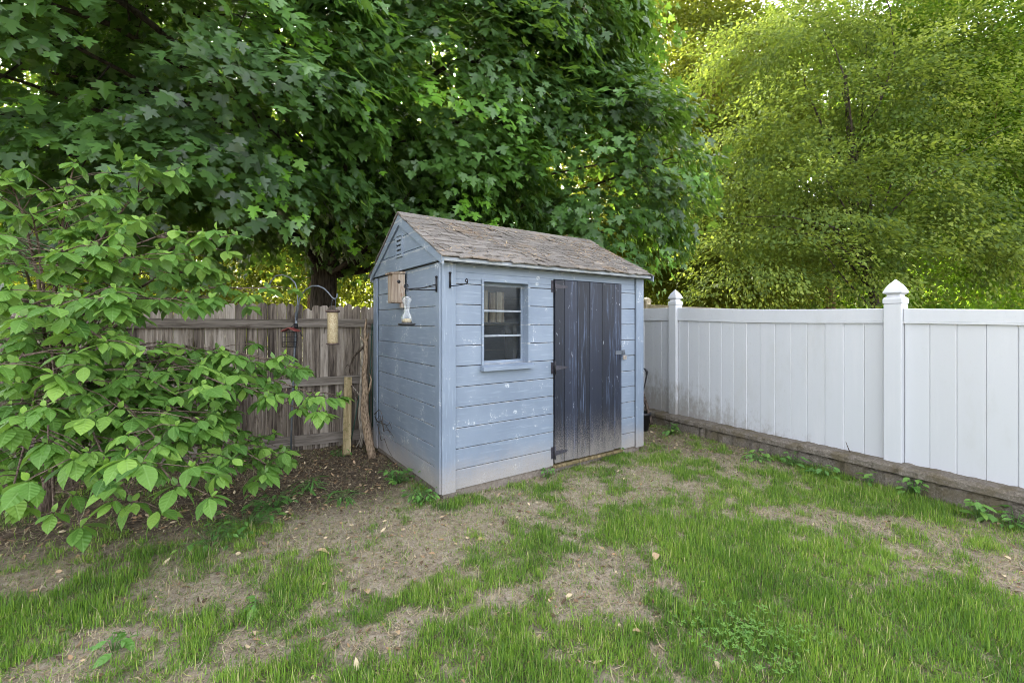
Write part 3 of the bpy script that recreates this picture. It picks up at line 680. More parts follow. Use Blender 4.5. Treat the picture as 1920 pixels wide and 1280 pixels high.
def bracket(u, v, d, ln, z, label):
    o = empty('bracket_hook', shed_pt(u, v, Z0 + z), YAW); tag(o, label, 'hook')
    mb = MB(); px_ = (-d[1] * .009, d[0] * .009)
    mb.tube([(d[0] * .006, d[1] * .006, -.015), (d[0] * .006, d[1] * .006, .105)], .0075, 8); mb.lathe([(.011, 0), (.011, .010), (.004, .014)], (d[0] * .006, d[1] * .006, .10), 8); mb.build('mounting_plate', M['black_iron'], o)
    mb = MB(); e = (d[0] * ln, d[1] * ln)
    mb.tube([(d[0] * .008, d[1] * .008, 0), (e[0] * .55, e[1] * .55, -.004), (e[0], e[1], -.002)] + scroll((e[0], e[1], .02), d, .020)[1:], .0042, 7)
    mb.build('arm', M['black_iron'], o)
    if d[0] != 0:
        mb = MB(); mb.tube([(d[0] * .008, d[1] * .008, .045), (e[0] * .5, e[1] * .5, .012), (e[0] * .9, e[1] * .9, .002)], .0035, 6); mb.build('brace', M['black_iron'], o)
    return o
bracket(-.022, .038, (-1, 0), .255, 1.618, 'black iron bracket hook holding the clear bird feeder on the shed left wall')
bracket(.060, -.024, (0, -1), .275, 1.650, 'empty black iron bracket hook on the shed front beside the window')
fd = empty('bird_feeder', shed_pt(-.275, .038, Z0 + 1.335), YAW); tag(fd, 'clear plastic bird feeder hanging from the bracket on the shed left wall', 'bird feeder')
mb = MB(); mb.tube([(0, 0, .225), (0, 0, .275)], .002, 5); mb.tube(scroll((0, 0, .285), (1, 0), .011, 10, .8), .002, 5); mb.build('hanger', M['grey_iron'], fd)
mb = MB(); mb.lathe([(.012, .225), (.028, .222), (.036, .205), (.037, .19), (.026, .17), (.021, .13), (.024, .10), (.040, .075), (.043, .05), (.038, .022)], n=20); mb.build('reservoir', M['clear'], fd)
mb = MB(); mb.lathe([(.045, .0), (.063, .004), (.068, .014), (.064, .018), (.045, .012), (.040, .021)], n=24); mb.build('tray', M['black_plastic'], fd)
mb = MB(); mb.lathe([(.034, .0225), (.037, .040), (.022, .052), (.006, .056)], n=14); mb.build('seed', M['seed'], fd)
vn = MB()
for k in range(5):
    a = [(-.03, 1.63 - .03 * k, .40 - .02 * k)]
    for i in range(6): a.append((-.028 - .012 * rng.random(), a[-1][1] - .07 - .03 * rng.random(), max(.06, a[-1][2] + rng.normal() * .045 - .02)))
    vn.tube(a, [.004, .004, .003, .003, .002, .002, .0015], 5)
vn.v = [tuple(shed_pt(*p)) for p in vn.v]; tag(vn.build('dry_vine', M['stick_dark'], fix=False), 'thin dry dark vine stems on the lower back end of the shed left wall', 'vine')

# ------------------------------------------------------------------ white fence on its concrete kerb wall (x along the fence towards the camera, y away from the yard)
FA = np.array([2.29708, 5.56028, 0]); FTH = R(-62.6294)
def fence_pt(s, y, z): c, s_ = math.cos(FTH), math.sin(FTH); return np.array([FA[0] + c * s - s_ * y, FA[1] + s_ * s + c * y, z])
kw = empty('retaining_wall', FA, FTH); tag(kw, 'low mossy concrete retaining wall under the white fence', 'wall')
def slab(mb, xs, ylo, yhi, zlo, zhi, jit=.004):
    """long slab with an uneven surface, sampled along x; zlo/zhi functions of x"""
    vs = []
    for x in xs:
        j = rng.normal(size=8) * jit
        vs += [(x, ylo + j[0], zlo(x)), (x, ylo + j[0] + j[1] * .3, zhi(x) - .022 + j[2]), (x, ylo + .020 + j[3], zhi(x) + j[4]), (x, yhi, zhi(x) + j[5] * .6), (x, yhi, zlo(x))]
    fs = []
    for i in range(len(xs) - 1):
        for k in range(5):
            k2 = (k + 1) % 5; fs.append((i * 5 + k, (i + 1) * 5 + k, (i + 1) * 5 + k2, i * 5 + k2))
    n = len(xs) - 1; fs += [tuple(range(5)), tuple(n * 5 + k for k in range(5))[::-1]]
    mb.add(vs, fs)
topz = lambda s: .172 + .012 * s
mb = MB(); slab(mb, np.arange(-1.95, 5.0, .045), 0, .34, lambda x: -.25, lambda x: topz(x) - .068, .007); mb.build('wall_body', M['concrete'], kw)
for a, b, dz in ((-1.95, 1.288, 0), (1.296, 3.62, .010), (3.628, 5.0, .002)):
    mb = MB(); slab(mb, np.linspace(a, b, int((b - a) / .04)), -.030 - .4 * dz, .345, lambda x: topz(x) - .062 + dz * .5, lambda x: topz(x) + dz, .0035); mb.build('cap_stone', M['concrete'], kw)
wfence = empty('vinyl_fence', FA, FTH); tag(wfence, 'white vinyl privacy fence with pointed post caps on the concrete wall', 'fence')
railt = lambda s: 1.597 - .033 * s
railb = lambda s: 1.433 - .0145 * s
YF = .150
def post(s, zt):
    mb = MB(); h = .0635; mb.box(s - h, s + h, YF - h, YF + h, topz(s) - .01, zt, .004); o = mb.build('post', M['vinyl'], wfence)
    mb = MB(); c = (s, YF, zt)
    mb.lathe([(h + .001, .001), (h + .004, .003), (h + .004, .040), (h - .002, .052), (h - .016, .062), (h - .019, .074), (h - .014, .082), (h - .001, .090), (h + .005, .096), (h + .003, .106), (h - .008, .134), (h - .024, .165), (.020, .190), (.002, .214)], c, square=True, rot=R(45)); mb.build('post_cap', M['vinyl'], o)
posts = [(-1.90, 1.66), (-.425, 1.645), (2.015, 1.573), (4.455, 1.50)]
for s, zt in posts: post(s, zt)
for (a, _), (b, _) in zip(posts[:-1], posts[1:]):
    a2, b2 = a + .066, b - .066
    mb = MB(); ST = np.linspace(a2, b2, 9); sag = (.014 if a < .5 else .004)
    dip = lambda x: sag * math.sin(math.pi * (x - a2) / (b2 - a2))
    def sweep(sec):
        k = len(sec(ST[0])); vs = [p_ for x in ST for p_ in sec(x)]
        fs = [(i_ * k + q, (i_ + 1) * k + q, (i_ + 1) * k + (q + 1) % k, i_ * k + (q + 1) % k) for i_ in range(8) for q in range(k)]
        mb.add(vs, fs + [tuple(range(k))[::-1], tuple(8 * k + q for q in range(k))])
    def upper(x): t_, b_ = railt(x) - dip(x), railb(x) - dip(x); return [(x, YF - .026, b_ + .018), (x, YF - .026, t_ - .006), (x, YF - .020, t_), (x, YF + .020, t_), (x, YF + .026, t_ - .006), (x, YF + .026, b_ + .018)]
    def lower(x): b_ = railb(x) - dip(x); return [(x, YF - .031, b_), (x, YF - .031, b_ + .017), (x, YF + .031, b_ + .017), (x, YF + .031, b_)]
    sweep(upper); sweep(lower)
    mb.build('top_rail', M['vinyl'], wfence)
    n = max(1, round((b2 - a2) / .163)); e = np.linspace(a2, b2, n + 1); pn = MB()
    for x0, x1 in zip(e[:-1], e[1:]):
        j = rng.normal() * .0022; vs = []
        for (x, y) in ((x0 + .0005, YF - .008), (x0 + .006, YF - .014 + j), (x1 - .006, YF - .014 + j), (x1 - .0005, YF - .008), (x1 - .0005, YF + .010), (x0 + .0005, YF + .010)):
            vs += [(x, y, topz(x) - .02), (x, y, railb(x) + .002)]
        pn.add(vs, [(2 * k, 2 * ((k + 1) % 6), 2 * ((k + 1) % 6) + 1, 2 * k + 1) for k in range(6)])
    tint_by_island(pn.build('board_panel', M['vinyl'], wfence), 12)

# ------------------------------------------------------------------ wooden fence at the back
WG = np.array([-1.98387, 5.04862, 0]); WTH = R(27.6)
def wood_pt(x, y, z): c, s_ = math.cos(WTH), math.sin(WTH); return np.array([WG[0] + c * x - s_ * y, WG[1] + s_ * x + c * y, z])
wd_ = empty('picket_fence', WG, WTH); tag(wd_, 'old grey weathered wooden stockade fence behind the shrub', 'fence')
pk = MB(); x = -7.0; rise = lambda x: .13 * float(sstep(-1.2, -2.8, np.array(x)))
while x < 4.3:
    wdt = .078 + rng.random() * .022; h = 1.610 + rng.normal() * .016; j = rng.normal() * .006; z0 = -.03 + rise(x) + rng.random() * .02; c = x + wdt / 2
    pk.prism([(x, z0), (x + wdt - .004, z0), (x + wdt - .003, h - .022 - rng.random() * .02), (x + wdt * .8, h - .006 - rng.random() * .016), (c + .012, h - rng.random() * .01), (c - .004, h - rng.random() * .012), (x + wdt * .22, h - .004 - rng.random() * .02), (x, h - .020 - rng.random() * .025)], 1, .002 + j, .020 + j); x += wdt
pk = pk.build('picket_panel', M['fence_v'], wd_); tint_by_island(pk, 16)
for a, b in ((-7.0, -2.88), (-2.87, -.475), (-.465, 1.96), (1.97, 4.3)):
    for z0, z1 in ((1.355, 1.447), (.705, .796), (.050, .163)):
        mb = MB(); n = 9; xs = np.linspace(a, b, n); j = rng.normal(size=n) * .003; sl_ = rng.normal() * .004
        vs = []
        for i, x in enumerate(xs):
            o_ = j[i] + sl_ * (i - n / 2) / n + (rise(x) if z0 < .1 else rise(x) * .4 if z0 < .8 else 0)
            vs += [(x, -.038, z0 + o_), (x, -.038, z1 + o_), (x, -.008, z1 + o_), (x, -.008, z0 + o_)]
        fs = [(i * 4 + k, (i + 1) * 4 + k, (i + 1) * 4 + (k + 1) % 4, i * 4 + (k + 1) % 4) for i in range(n - 1) for k in range(4)] + [(3, 2, 1, 0), tuple((n - 1) * 4 + k for k in range(4))]
        mb.add(vs, fs); r_ = mb.build('rail', M['fence_h'], wd_); tint_by_island(r_, 36)
for x in (-7.0, -4.7, -2.875, -.47, 1.965, 4.3):
    mb = MB(); mb.tube([(x, .075, -.2), (x + .005, .075, 1.0), (x, .078, 1.52)], [.05, .048, .046], 9); tint_by_island(mb.build('post', M['fence_v'], wd_), 27)

# tan fence beyond the white one, running away along the neighbouring yard
tf = empty('tan_fence', fence_pt(0, 1.9, 0), FTH); tag(tf, 'tan vinyl fence just showing above the top of the white fence', 'fence')
tz = lambda s: 1.585 + .074 * (-.2 - s)
mb = MB(); mb.prism([(-3.7, 0), (-.1, 0), (-.1, tz(-.1) - .08), (-3.7, tz(-3.7) - .08)], 1, -.02, .02); mb.build('board_panel', M['tan_vinyl'], tf)
mb = MB(); mb.prism([(-3.7, tz(-3.7) - .079), (-.1, tz(-.1) - .079), (-.1, tz(-.1)), (-3.7, tz(-3.7))], 1, -.03, .03); mb.build('top_rail', M['tan_vinyl'], tf)
for s, e_ in ((-2.75, .05),):
    zt = tz(s) + e_; mb = MB(); mb.box(s - .06, s + .06, -.062, .062, 0, zt, .004); o = mb.build('post', M['tan_vinyl'], tf)
    mb = MB(); mb.lathe([(.07, 0), (.07, .012), (.05, .025), (.066, .04), (.04, .075), (.002, .10)], (s, 0, zt + .001), square=True, rot=R(45)); mb.build('post_cap', M['tan_vinyl'], o)

# ------------------------------------------------------------------ things leaning in the corner by the wooden fence
def world_mb(name, mb, mat, label, cat, tint=False):
    o = mb.build(name, mat, fix=False)
    if tint: tint_by_island(o, tint)
    return tag(o, label, cat)
p0 = at(650, 853); p1 = at(652.5, 707, 5.03)
mb = MB(); mb.box(-.042, .042, -.011, .011, 0, float(np.linalg.norm(p1 - p0)), .003)
pl = mb.build('plank', M['plank'], fix=True); tint_by_island(pl, 24); pl.location = p0
dv = Vector(p1 - p0).normalized(); xa = Vector((math.cos(WTH), math.sin(WTH), 0)); ya = dv.cross(xa).normalized(); xa = ya.cross(dv)
pl.rotation_euler = Matrix((xa, ya, dv)).transposed().to_euler(); tag(pl, 'short mossy yellowish plank leaning against the wooden fence', 'plank')
def path(pts): return [at(px, py, Y) for px, py, Y in pts]
mb = MB(); mb.tube(path([(699, 860, 4.57), (694, 838, 4.61), (687, 800, 4.68), (683, 765, 4.74), (685, 730, 4.80), (683, 700, 4.84), (686, 670, 4.89), (686, 642, 4.93), (684, 622, 4.96), (687, 598, 5.0)]),
    [.042, .043, .045, .043, .034, .030, .027, .022, .016, .011], 10)
mb.tube(path([(685.5, 645, 4.925), (681, 637, 4.94), (676, 630, 4.98)]), [.014, .010, .005], 7); mb.tube(path([(686, 642, 4.93), (690, 633, 4.92), (691, 624, 4.92)]), [.014, .009, .004], 7)
mb.tube(path([(688, 740, 4.78), (694, 725, 4.78), (696, 712, 4.80), (693, 700, 4.82)]), [.016, .012, .010, .004], 7)
world_mb('branch', mb, M['stick'], 'thick forked brown dead branch leaning upright beside the shed corner', 'branch')
mb = MB(); mb.tube(path([(677, 838, 4.90), (679, 815, 4.90), (675, 780, 4.91), (677, 745, 4.92), (678, 700, 4.94), (680, 665, 4.97), (679, 640, 5.0)]), [.020, .022, .022, .021, .018, .016, .010], 9)
for a in ([(679, 815, 4.90), (684, 826, 4.86), (686, 835, 4.84)], [(678, 820, 4.9), (672, 830, 4.86), (668, 838, 4.83)], [(677, 745, 4.92), (670, 735, 4.93), (660, 722, 4.95)]): mb.tube(path(a), [.010, .007, .003], 6)
world_mb('branch', mb, M['stick_pale'], 'thin pale straight dead branch standing between plank and thick branch', 'branch')
mb = MB(); mb.tube(path([(655, 700, 5.0), (657, 685, 5.0), (664, 668, 4.99), (673, 658, 4.97), (683, 648, 4.94)]), [.006, .010, .012, .014, .012], 8)
mb.tube(path([(657, 688, 5.0), (651, 683, 5.01), (648, 690, 5.0)]), [.007, .005, .003], 6); mb.tube(path([(660, 722, 4.95), (664, 735, 4.94), (671, 748, 4.93)]), [.012, .012, .009], 7)
world_mb('branch', mb, M['stick_dark'], 'bent dark twig caught between the fence rail and the upright branches', 'branch')
mb = MB(); mb.tube(path([(655, 842, 4.88), (667, 780, 4.93), (679, 705, 4.99)]), .0065, 8); world_mb('garden_stake', mb, M['green_plastic'], 'thin green garden stake leaning right of the mossy plank', 'stake')
mb = MB(); mb.tube(path([(693, 800, 4.98), (694, 700, 5.05), (698, 606, 5.12)]), .007, 8); mb.tube(path([(698, 800, 4.98), (699, 700, 5.05), (700, 612, 5.12)]), .006, 8)
for y in (628, 655, 690, 730): mb.tube(path([(693.5, y, 5.07), (702, y, 5.09)]), .003, 6)
world_mb('plant_support', mb, M['green_plastic'], 'dark green wire plant support behind the thick branch at the shed corner', 'plant support')

# behind the right corner of the shed
pp = at(1203, 804); pp[2] = .0
mb = MB(); mb.lathe([(.085, .0), (.115, .20), (.125, .20), (.125, .235), (.110, .235), (.105, .20)], (pp[0], pp[1], -.01), 20); world_mb('plant_pot', mb, M['black_plastic'], 'black plant pot half hidden behind the right corner of the shed', 'pot')
mb = MB(); mb.tube(path([(1222, 796, 5.75), (1216, 773, 5.80), (1210, 752, 5.86), (1203, 730, 5.9)]), [.024, .024, .022, .018], 8); world_mb('stick', mb, M['stick_dark'], 'broken brown stick leaning out behind the right corner of the shed', 'stick')
mb = MB(); mb.tube(path([(1203, 790, 5.9), (1206, 735, 5.94), (1212, 706, 5.96), (1213, 697, 5.96), (1210, 692, 5.96), (1205, 690, 5.96)]), [.008, .008, .010, .017, .015, .008], 8); world_mb('tool_handle', mb, M['black_plastic'], 'curved black handle sticking up behind the right corner of the shed', 'handle')
mb = MB(); b_ = fence_pt(1.70, .085, topz(1.7)); mb.tube([b_, b_ + np.array([-.012, .01, .04]), b_ + np.array([-.03, .02, .105])], [.004, .0035, .002], 6); world_mb('twig', mb, M['stick_dark'], 'single thin dark twig standing on the concrete cap against the white fence', 'twig')

# ------------------------------------------------------------------ shepherd hook with feeders
YP = 4.40
sp = empty('shepherd_hook', at(545, 868), 0); tag(sp, 'double grey shepherd hook pole standing in front of the wooden fence', 'hook pole'); o0 = np.array(sp.location)
rel = lambda pts: [np.array(p) - o0 for p in pts]
mb = MB(); mb.tube(rel(path([(545, 880, YP), (547, 780, YP), (551, 680, YP), (555, 610, YP), (556, 585, YP)])), [.009, .009, .009, .012, .012], 8); mb.build('pole', M['grey_iron'], sp)
mb = MB(); mb.tube(rel(path([(556.5, 600, YP - .01), (559, 572, YP - .02), (564, 555, YP - .03), (573, 543, YP - .04), (585, 536, YP - .05), (597, 536, YP - .06), (608, 541, YP - .06), (617, 550, YP - .06), (623, 558, YP - .06), (628, 561, YP - .06), (632, 557, YP - .06), (632, 550, YP - .06)])), .0075, 8); mb.build('hook_arm', M['grey_iron'], sp)
mb = MB(); mb.tube(rel(path([(555.5, 600, YP + .01), (558, 565, YP + .02), (558, 545, YP + .03), (553, 530, YP + .03), (543, 520, YP + .04), (530, 515, YP + .05), (517, 517, YP + .06), (508, 527, YP + .06), (504, 537, YP + .06)])), .0065, 8); mb.build('hook_arm', M['grey_iron'], sp)
mb = MB(); mb.lathe([(.016, -.02), (.02, -.01), (.02, .02), (.015, .03)], np.array(at(555, 612, YP)) - o0, 10); mb.tube(rel(path([(557, 618, YP), (563, 622, YP - .01), (566, 630, YP - .02)])), .004, 6); mb.build('clamp', M['black_iron'], sp)
tb = empty('tube_feeder', at(624, 646, YP - .06)); tag(tb, 'cloudy yellowish tube bird feeder hanging from the grey shepherd hook', 'bird feeder')
mb = MB(); mb.lathe([(.048, .012), (.050, .03), (.050, .315), (.047, .32)], n=20); mb.build('tube', M['seed'], tb)
mb = MB(); mb.lathe([(.058, .318), (.068, .325), (.068, .338), (.050, .345)], n=20); mb.build('lid', M['rust'], tb)
mb = MB(); mb.lathe([(.050, 0), (.062, .004), (.062, .012), (.050, .016)], n=20); mb.build('tray', M['rust'], tb)
mb = MB(); mb.tube([(-.02, 0, .34), (-.005, 0, .44), (.02, 0, .462)], .0022, 5); mb.tube([(.028, 0, .34), (.026, 0, .44), (.02, 0, .462)], .0022, 5); mb.build('hanger', M['grey_iron'], tb)
sf = empty('suet_feeder', at(545, 650, YP - .05)); tag(sf, 'small wire suet cage with red roof beside the shepherd hook pole', 'bird feeder')
mb = MB(); mb.prism([(-.075, .150), (0, .185), (.075, .150), (.075, .158), (0, .194), (-.075, .158)], 1, -.05, .05); mb.build('roof', M['red_roof'], sf)
mb = MB()
for i in range(7):
    x = -.066 + i * .022
    for y in (-.03, .03): mb.tube([(x, y, .0), (x, y, .15)], .0018, 5)
for z in (0, .05, .1, .149):
    for y in (-.03, .03): mb.tube([(-.068, y, z), (.068, y, z)], .0018, 5)
    for x in (-.066, .066): mb.tube([(x, -.03, z), (x, .03, z)], .0018, 5)
mb.build('wire_cage', M['black_iron'], sf)
mb = MB(); mb.tube([(0, 0, .19), (.02, .01, .215), (.05, .03, .215)], .003, 6); mb.build('hanger', M['black_iron'], sf)

# ------------------------------------------------------------------ the broad-leaved shrub on the left
shrub = empty('dogwood_shrub', at(80, 955)); tag(shrub, 'large dogwood shrub with big veined light green leaves on the left', 'shrub')
sb = np.array(shrub.location); br = MB()
fork = sb + np.array([.05, 0, .45])
br.tube([sb + np.array([0, 0, -.05]), sb + np.array([.02, .01, .2]), fork], [.055, .046, .042], 10)
ARMS = [  # end of each arm (px, py, depth), arching branch tiers
 (140, 305, 3.0), (60, 400, 2.7), (220, 400, 3.1), (315, 320, 3.3), (330, 430, 2.9), (440, 440, 3.15), (385, 500, 3.3), (250, 480, 2.7), (120, 470, 2.4), (20, 340, 2.9), (20, 470, 2.35),
 (500, 540, 3.3), (400, 555, 3.1), (300, 560, 2.6), (180, 560, 2.35), (60, 570, 2.2), (200, 640, 2.3), (330, 665, 2.8),
 (470, 675, 3.1), (560, 690, 3.2), (612, 745, 3.25), (560, 765, 3.1), (500, 740, 2.9), (420, 720, 2.7), (330, 740, 2.5), (250, 780, 2.35), (380, 800, 2.6), (100, 700, 2.2), (30, 680, 2.2), (160, 740, 2.3),
 (440, 830, 2.8), (500, 870, 3.0), (470, 900, 3.1), (300, 830, 2.3), (200, 870, 2.2), (90, 830, 2.15), (20, 800, 2.2), (330, 910, 2.3), (380, 880, 2.5), (250, 940, 2.35), (150, 985, 2.3), (100, 960, 2.2), (20, 930, 2.2), (60, 760, 2.3), (540, 860, 3.6),
 (230, 520, 3.2), (140, 620, 3.0), (60, 640, 3.2), (260, 690, 3.2), (400, 690, 3.4), (180, 830, 3.0), (80, 720, 3.0), (340, 790, 3.1), (430, 770, 3.3), (20, 560, 3.0), (20, 860, 2.8), (130, 400, 3.4), (200, 600, 3.5)]
CP = []; CD = []; CS = []
for (px, py, Y) in ARMS:
    e = at(px, py, Y); st = fork + np.array([0, 0, .1 + .75 * max(0, (e[2] - fork[2]) * .6)]) * np.array([1, 1, .8])
    L = np.linalg.norm(e - st); mid1 = st + (e - st) * .35 + np.array([0, 0, .13 * L]); mid2 = st + (e - st) * .7 + np.array([0, 0, .12 * L])
    pts = [fork, st, mid1, mid2, e]; br.tube(pts, [.020, .015, .010, .007, .0035], 6)
    out = e - mid2; out /= np.linalg.norm(out)
    CP.append(e); CD.append(out); CS.append(1.0)
    nt_ = int(6 + L * 5.4)
    for k in range(nt_):
        t = .42 + .58 * rng.random(); b_ = mid1 + (mid2 - mid1) * ((t - .35) / .35) if t < .7 else mid2 + (e - mid2) * ((t - .7) / .3)
        sd = np.cross(out, [0, 0, 1]); sd /= np.linalg.norm(sd) + 1e-6
        d = out * (.4 + .5 * rng.random()) + sd * rng.choice([-1, 1]) * (.5 + .6 * rng.random()) + np.array([0, 0, rng.normal() * .22 + .02]); ln = .10 + .22 * rng.random()
        q_ = b_ + d * ln
        if q_[1] < 1.75 or q_[2] < .10: continue
        ppx = 960 + FPX * q_[0] / q_[1]; ppy = HOR - FPX * (q_[2] - EYE) / q_[1]
        if ppy < 440 and ppx > 230 and px != 315: 
            if ppy < 440 - (440 - ppx) * .15 - 20: continue
        if ppy < 300 or ppy > 955 or q_[1] < 2.0: continue
        if 250 < ppx and 575 < ppy < 640 and rng.random() < .8: continue
        if ppx > 430 and ppy < 640 and rng.random() < .5: continue
        br.tube([b_, b_ + d * ln * .5 + np.array([0, 0, .015]), q_], [.004, .003, .002], 5); CP.append(q_); CD.append(d / np.linalg.norm(d)); CS.append(.75 + .35 * rng.random())
CP = np.array(CP); CD = np.array(CD)
br.v = [tuple(np.array(p) - sb) for p in br.v]; br.build('branches', M['bark_grey'], shrub, fix=False)
P_, A_, N_, S_, T_ = [], [], [], [], []
for c, d, s_ in zip(CP, CD, CS):
    m = rng.integers(5, 9); a0 = rng.random() * 6.28; dh = d.copy(); dh[2] = 0; tone = rng.normal() * .16
    for k in range(m):
        a = a0 + k * 2.399; r_ = np.array([math.cos(a), math.sin(a), 0]); dr = -.12 - 1.0 * rng.random() ** 1.2
        ax = r_ + dh * .55 + np.array([0, 0, dr]); P_.append(c + r_ * .012 - np.array([0, 0, .015 * rng.random()])); A_.append(ax); N_.append(np.array([0, 0, 1.0]) + r_ * .5 + rng.normal(size=3) * .18)
        S_.append(s_ * (.066 + .068 * rng.random())); T_.append(.5 + tone + rng.normal() * .2)
    for k in range(2):
        r_ = rand_unit(1)[0]; r_[2] = abs(r_[2]) + .5; P_.append(c); A_.append(r_); N_.append(rand_unit(1)[0] + np.array([0, 0, .4])); S_.append(s_ * (.03 + .025 * rng.random())); T_.append(.9)
P_ = np.array(P_) - sb; n = len(P_)
leaf_cloud('leaves', T_DOG, P_, A_, N_, S_, np.array(T_), M['dogwood'], shrub, curl=.05 + .40 * rng.random(n), fold=.02 + .20 * rng.random(n))
print('dogwood leaves', n)

# ------------------------------------------------------------------ the maple overhead
def trunk_obj(name, mat, root, pts, rad, n=12):
    mb = MB(); mb.tube(pts, rad, n); return mb.build(name, mat, root, fix=False)
mt = np.array([-3.25, 7.5, 0]); maple = empty('maple_tree', mt); tag(maple, 'large dark green maple tree overhanging the shed from behind the wooden fence', 'tree')
trunk_obj('trunk', M['bark'], maple, [(0, 0, -.1), (.02, 0, .5), (0, .05, 1.6), (.05, .05, 3), (.1, .1, 5), (.2, .2, 7.5), (.25, .2, 10)], [.30, .24, .215, .20, .16, .11, .05])
ELL = [((-2.9, 8.0, 6.6), (5.0, 3.4, 3.9)), ((-4.6, 5.3, 4.4), (3.4, 2.5, 2.25)), ((.75, 7.7, 4.15), (2.55, 1.7, 1.9)), ((-.1, 7.6, 7.4), (2.45, 2.2, 3.2)), ((-1.6, 6.6, 5.0), (2.6, 1.8, 2.2))]
ELLr = [(tuple(np.array(c) - mt), r) for c, r in ELL]
def near_ok(p):
    w_ = p + mt; return w_[1] > 2.55 and not (w_[2] < 2.35 and w_[1] < 5.2) and not (w_[2] < 2.9 and w_[1] > 5.3 and -6.5 < w_[0] < -1.75)
Pf, Df = ell_surface(ELLr, 1250, .68, 1.0, .70, lambda p: near_ok(p) and (p + mt)[1] < 8.2)
Pb, Db = ell_surface(ELLr, 420, .6, 1.0, .70, lambda p: (p + mt)[1] >= 8.2)
Pi, Di = ell_surface(ELLr, 260, .35, .68, 0, lambda p: near_ok(p))
X, A2, N2, S2 = sprays(Pf, Df, 64, .90, .42, (.25, 1.05), .115, up=.45)
tone = np.repeat(rng.normal(size=len(Pf)) * .2 + .14 * np.sin(Pf[:, 2] * 1.3 + Pf[:, 0]), 64)
ti = .42 + tone + rng.normal(size=len(X)) * .12; nn = len(X)
bright = np.repeat(rng.random(len(Pf)) < .12, 64); ti = np.where(bright, ti + .42, ti)
leaf_cloud('crown', T_MAPLE, X, A2, N2, S2, ti, M['maple'], maple, curl=-.05 + .45 * rng.random(nn), fold=-.25 + .60 * rng.random(nn))
Pq = np.concatenate([Pb, Pi]); Dq = np.concatenate([Db, Di]); X, A2, N2, S2 = sprays(Pq, Dq, 34, .95, .5, (.1, .9), .165, up=.5); nn = len(X)
leaf_cloud('inner_crown', T_MAPLE2, X, A2, N2, S2, .4 + rng.normal(size=nn) * .15, M['maple'], maple, curl=.1, fold=.1)
lb = MB()
for z, tg in ((2.2, 6), (3.0, 9), (4.0, 10), (5.2, 10), (6.5, 8), (8, 6)):
    sel = Pf[np.argsort(np.abs(Pf[:, 2] - z - 1.0) + rng.random(len(Pf)) * 1.5)[:tg]]
    for q_ in sel: branches(lb, (.05, .08, z), [q_ * .97], .05 + .02 * rng.random(), 6, .05)
for q_, d_ in zip(Pf[::3], Df[::3]): lb.tube([q_ - d_ * .9 + rand_unit(1)[0] * .15, q_ - d_ * .4, q_ + d_ * .1], [.011, .007, .003], 4)
lb.build('limbs', M['bark'], maple, fix=False)

# ------------------------------------------------------------------ trees beyond the fences
def far_tree(name, label, base, ells, ncl, per, leaf, mat, bark, trunk, droop=(-.1, .6), spray=(.9, .6), tmpl=T_DIAM, tone=.18, group=None, base_t=.5, lo=.3):
    b = np.array(base, float); o = empty(name, b); tag(o, label, 'tree', group)
    E_ = [(tuple(np.array(c) - b), r) for c, r in ells]
    pts, rad = trunk; trunk_obj('trunk', bark, o, pts, rad, 9)
    P, Dd = ell_surface(E_, ncl, lo, 1.0, .55, lambda p: p[2] > .6)
    X, A2, N2, S2 = sprays(P, Dd, per, spray[0], spray[1], droop, leaf, jitter=.45, up=.5); n = len(X)
    t_ = base_t + np.repeat(rng.normal(size=len(P)) * tone, per) + rng.normal(size=n) * .12
    leaf_cloud('crown', tmpl, X, A2, N2, S2, t_, mat, o, curl=.15, fold=.1)
    lb = MB(); top = np.array(pts[-1]); 
    for q_ in P[rng.choice(len(P), min(len(P), 26), replace=False)]:
        z = min(max(q_[2] * .55, pts[1][2]), top[2]); i = np.interp(z, [p[2] for p in pts], range(len(pts))); k = int(i); s_ = np.array(pts[k]) + (np.array(pts[min(k + 1, len(pts) - 1)]) - np.array(pts[k])) * (i - k)
        branches(lb, s_, [q_], .035, 5, .04)
    lb.build('limbs', bark, o, fix=False); return o
OB = [(5.2, 9.6, 2.9, 1.5, 1.0), (6.6, 9.8, 4.0, 1.7, 1.1), (5.6, 10.2, 5.4, 1.4, 1.0), (7.8, 10.0, 2.8, 1.6, .9), (8.6, 9.8, 4.6, 1.7, 1.1), (7.2, 10.6, 6.4, 1.8, 1.2), (9.6, 10.0, 3.5, 1.6, .9), (10.6, 10.4, 5.2, 1.8, 1.2), (9.2, 10.6, 7.0, 1.7, 1.1),
      (6.4, 11.0, 8.2, 1.7, 1.2), (8.4, 11.0, 9.2, 1.7, 1.1), (10.8, 11.0, 8.0, 1.6, 1.1), (4.9, 10.4, 4.2, 1.1, .8), (8.0, 11.6, 5.2, 2.0, 1.6), (11.4, 10.2, 3.4, 1.2, .7)]
far_tree('olive_tree', 'fine leaved olive green tree with thin dark trunk behind the white fence', (9.0, 10.8, 0), [((x, y, z), (r, r * .8, h)) for x, y, z, r, h in OB], 600, 140, .090, M['locust'], M['bark'],
    ([(0, 0, -.1), (.05, 0, 1.2), (-.2, 0, 2.6), (-.6, 0, 4.5), (-.8, 0, 7.5)], [.13, .11, .10, .08, .04]), (0, .5), (1.2, .6), tone=.26, lo=.35)
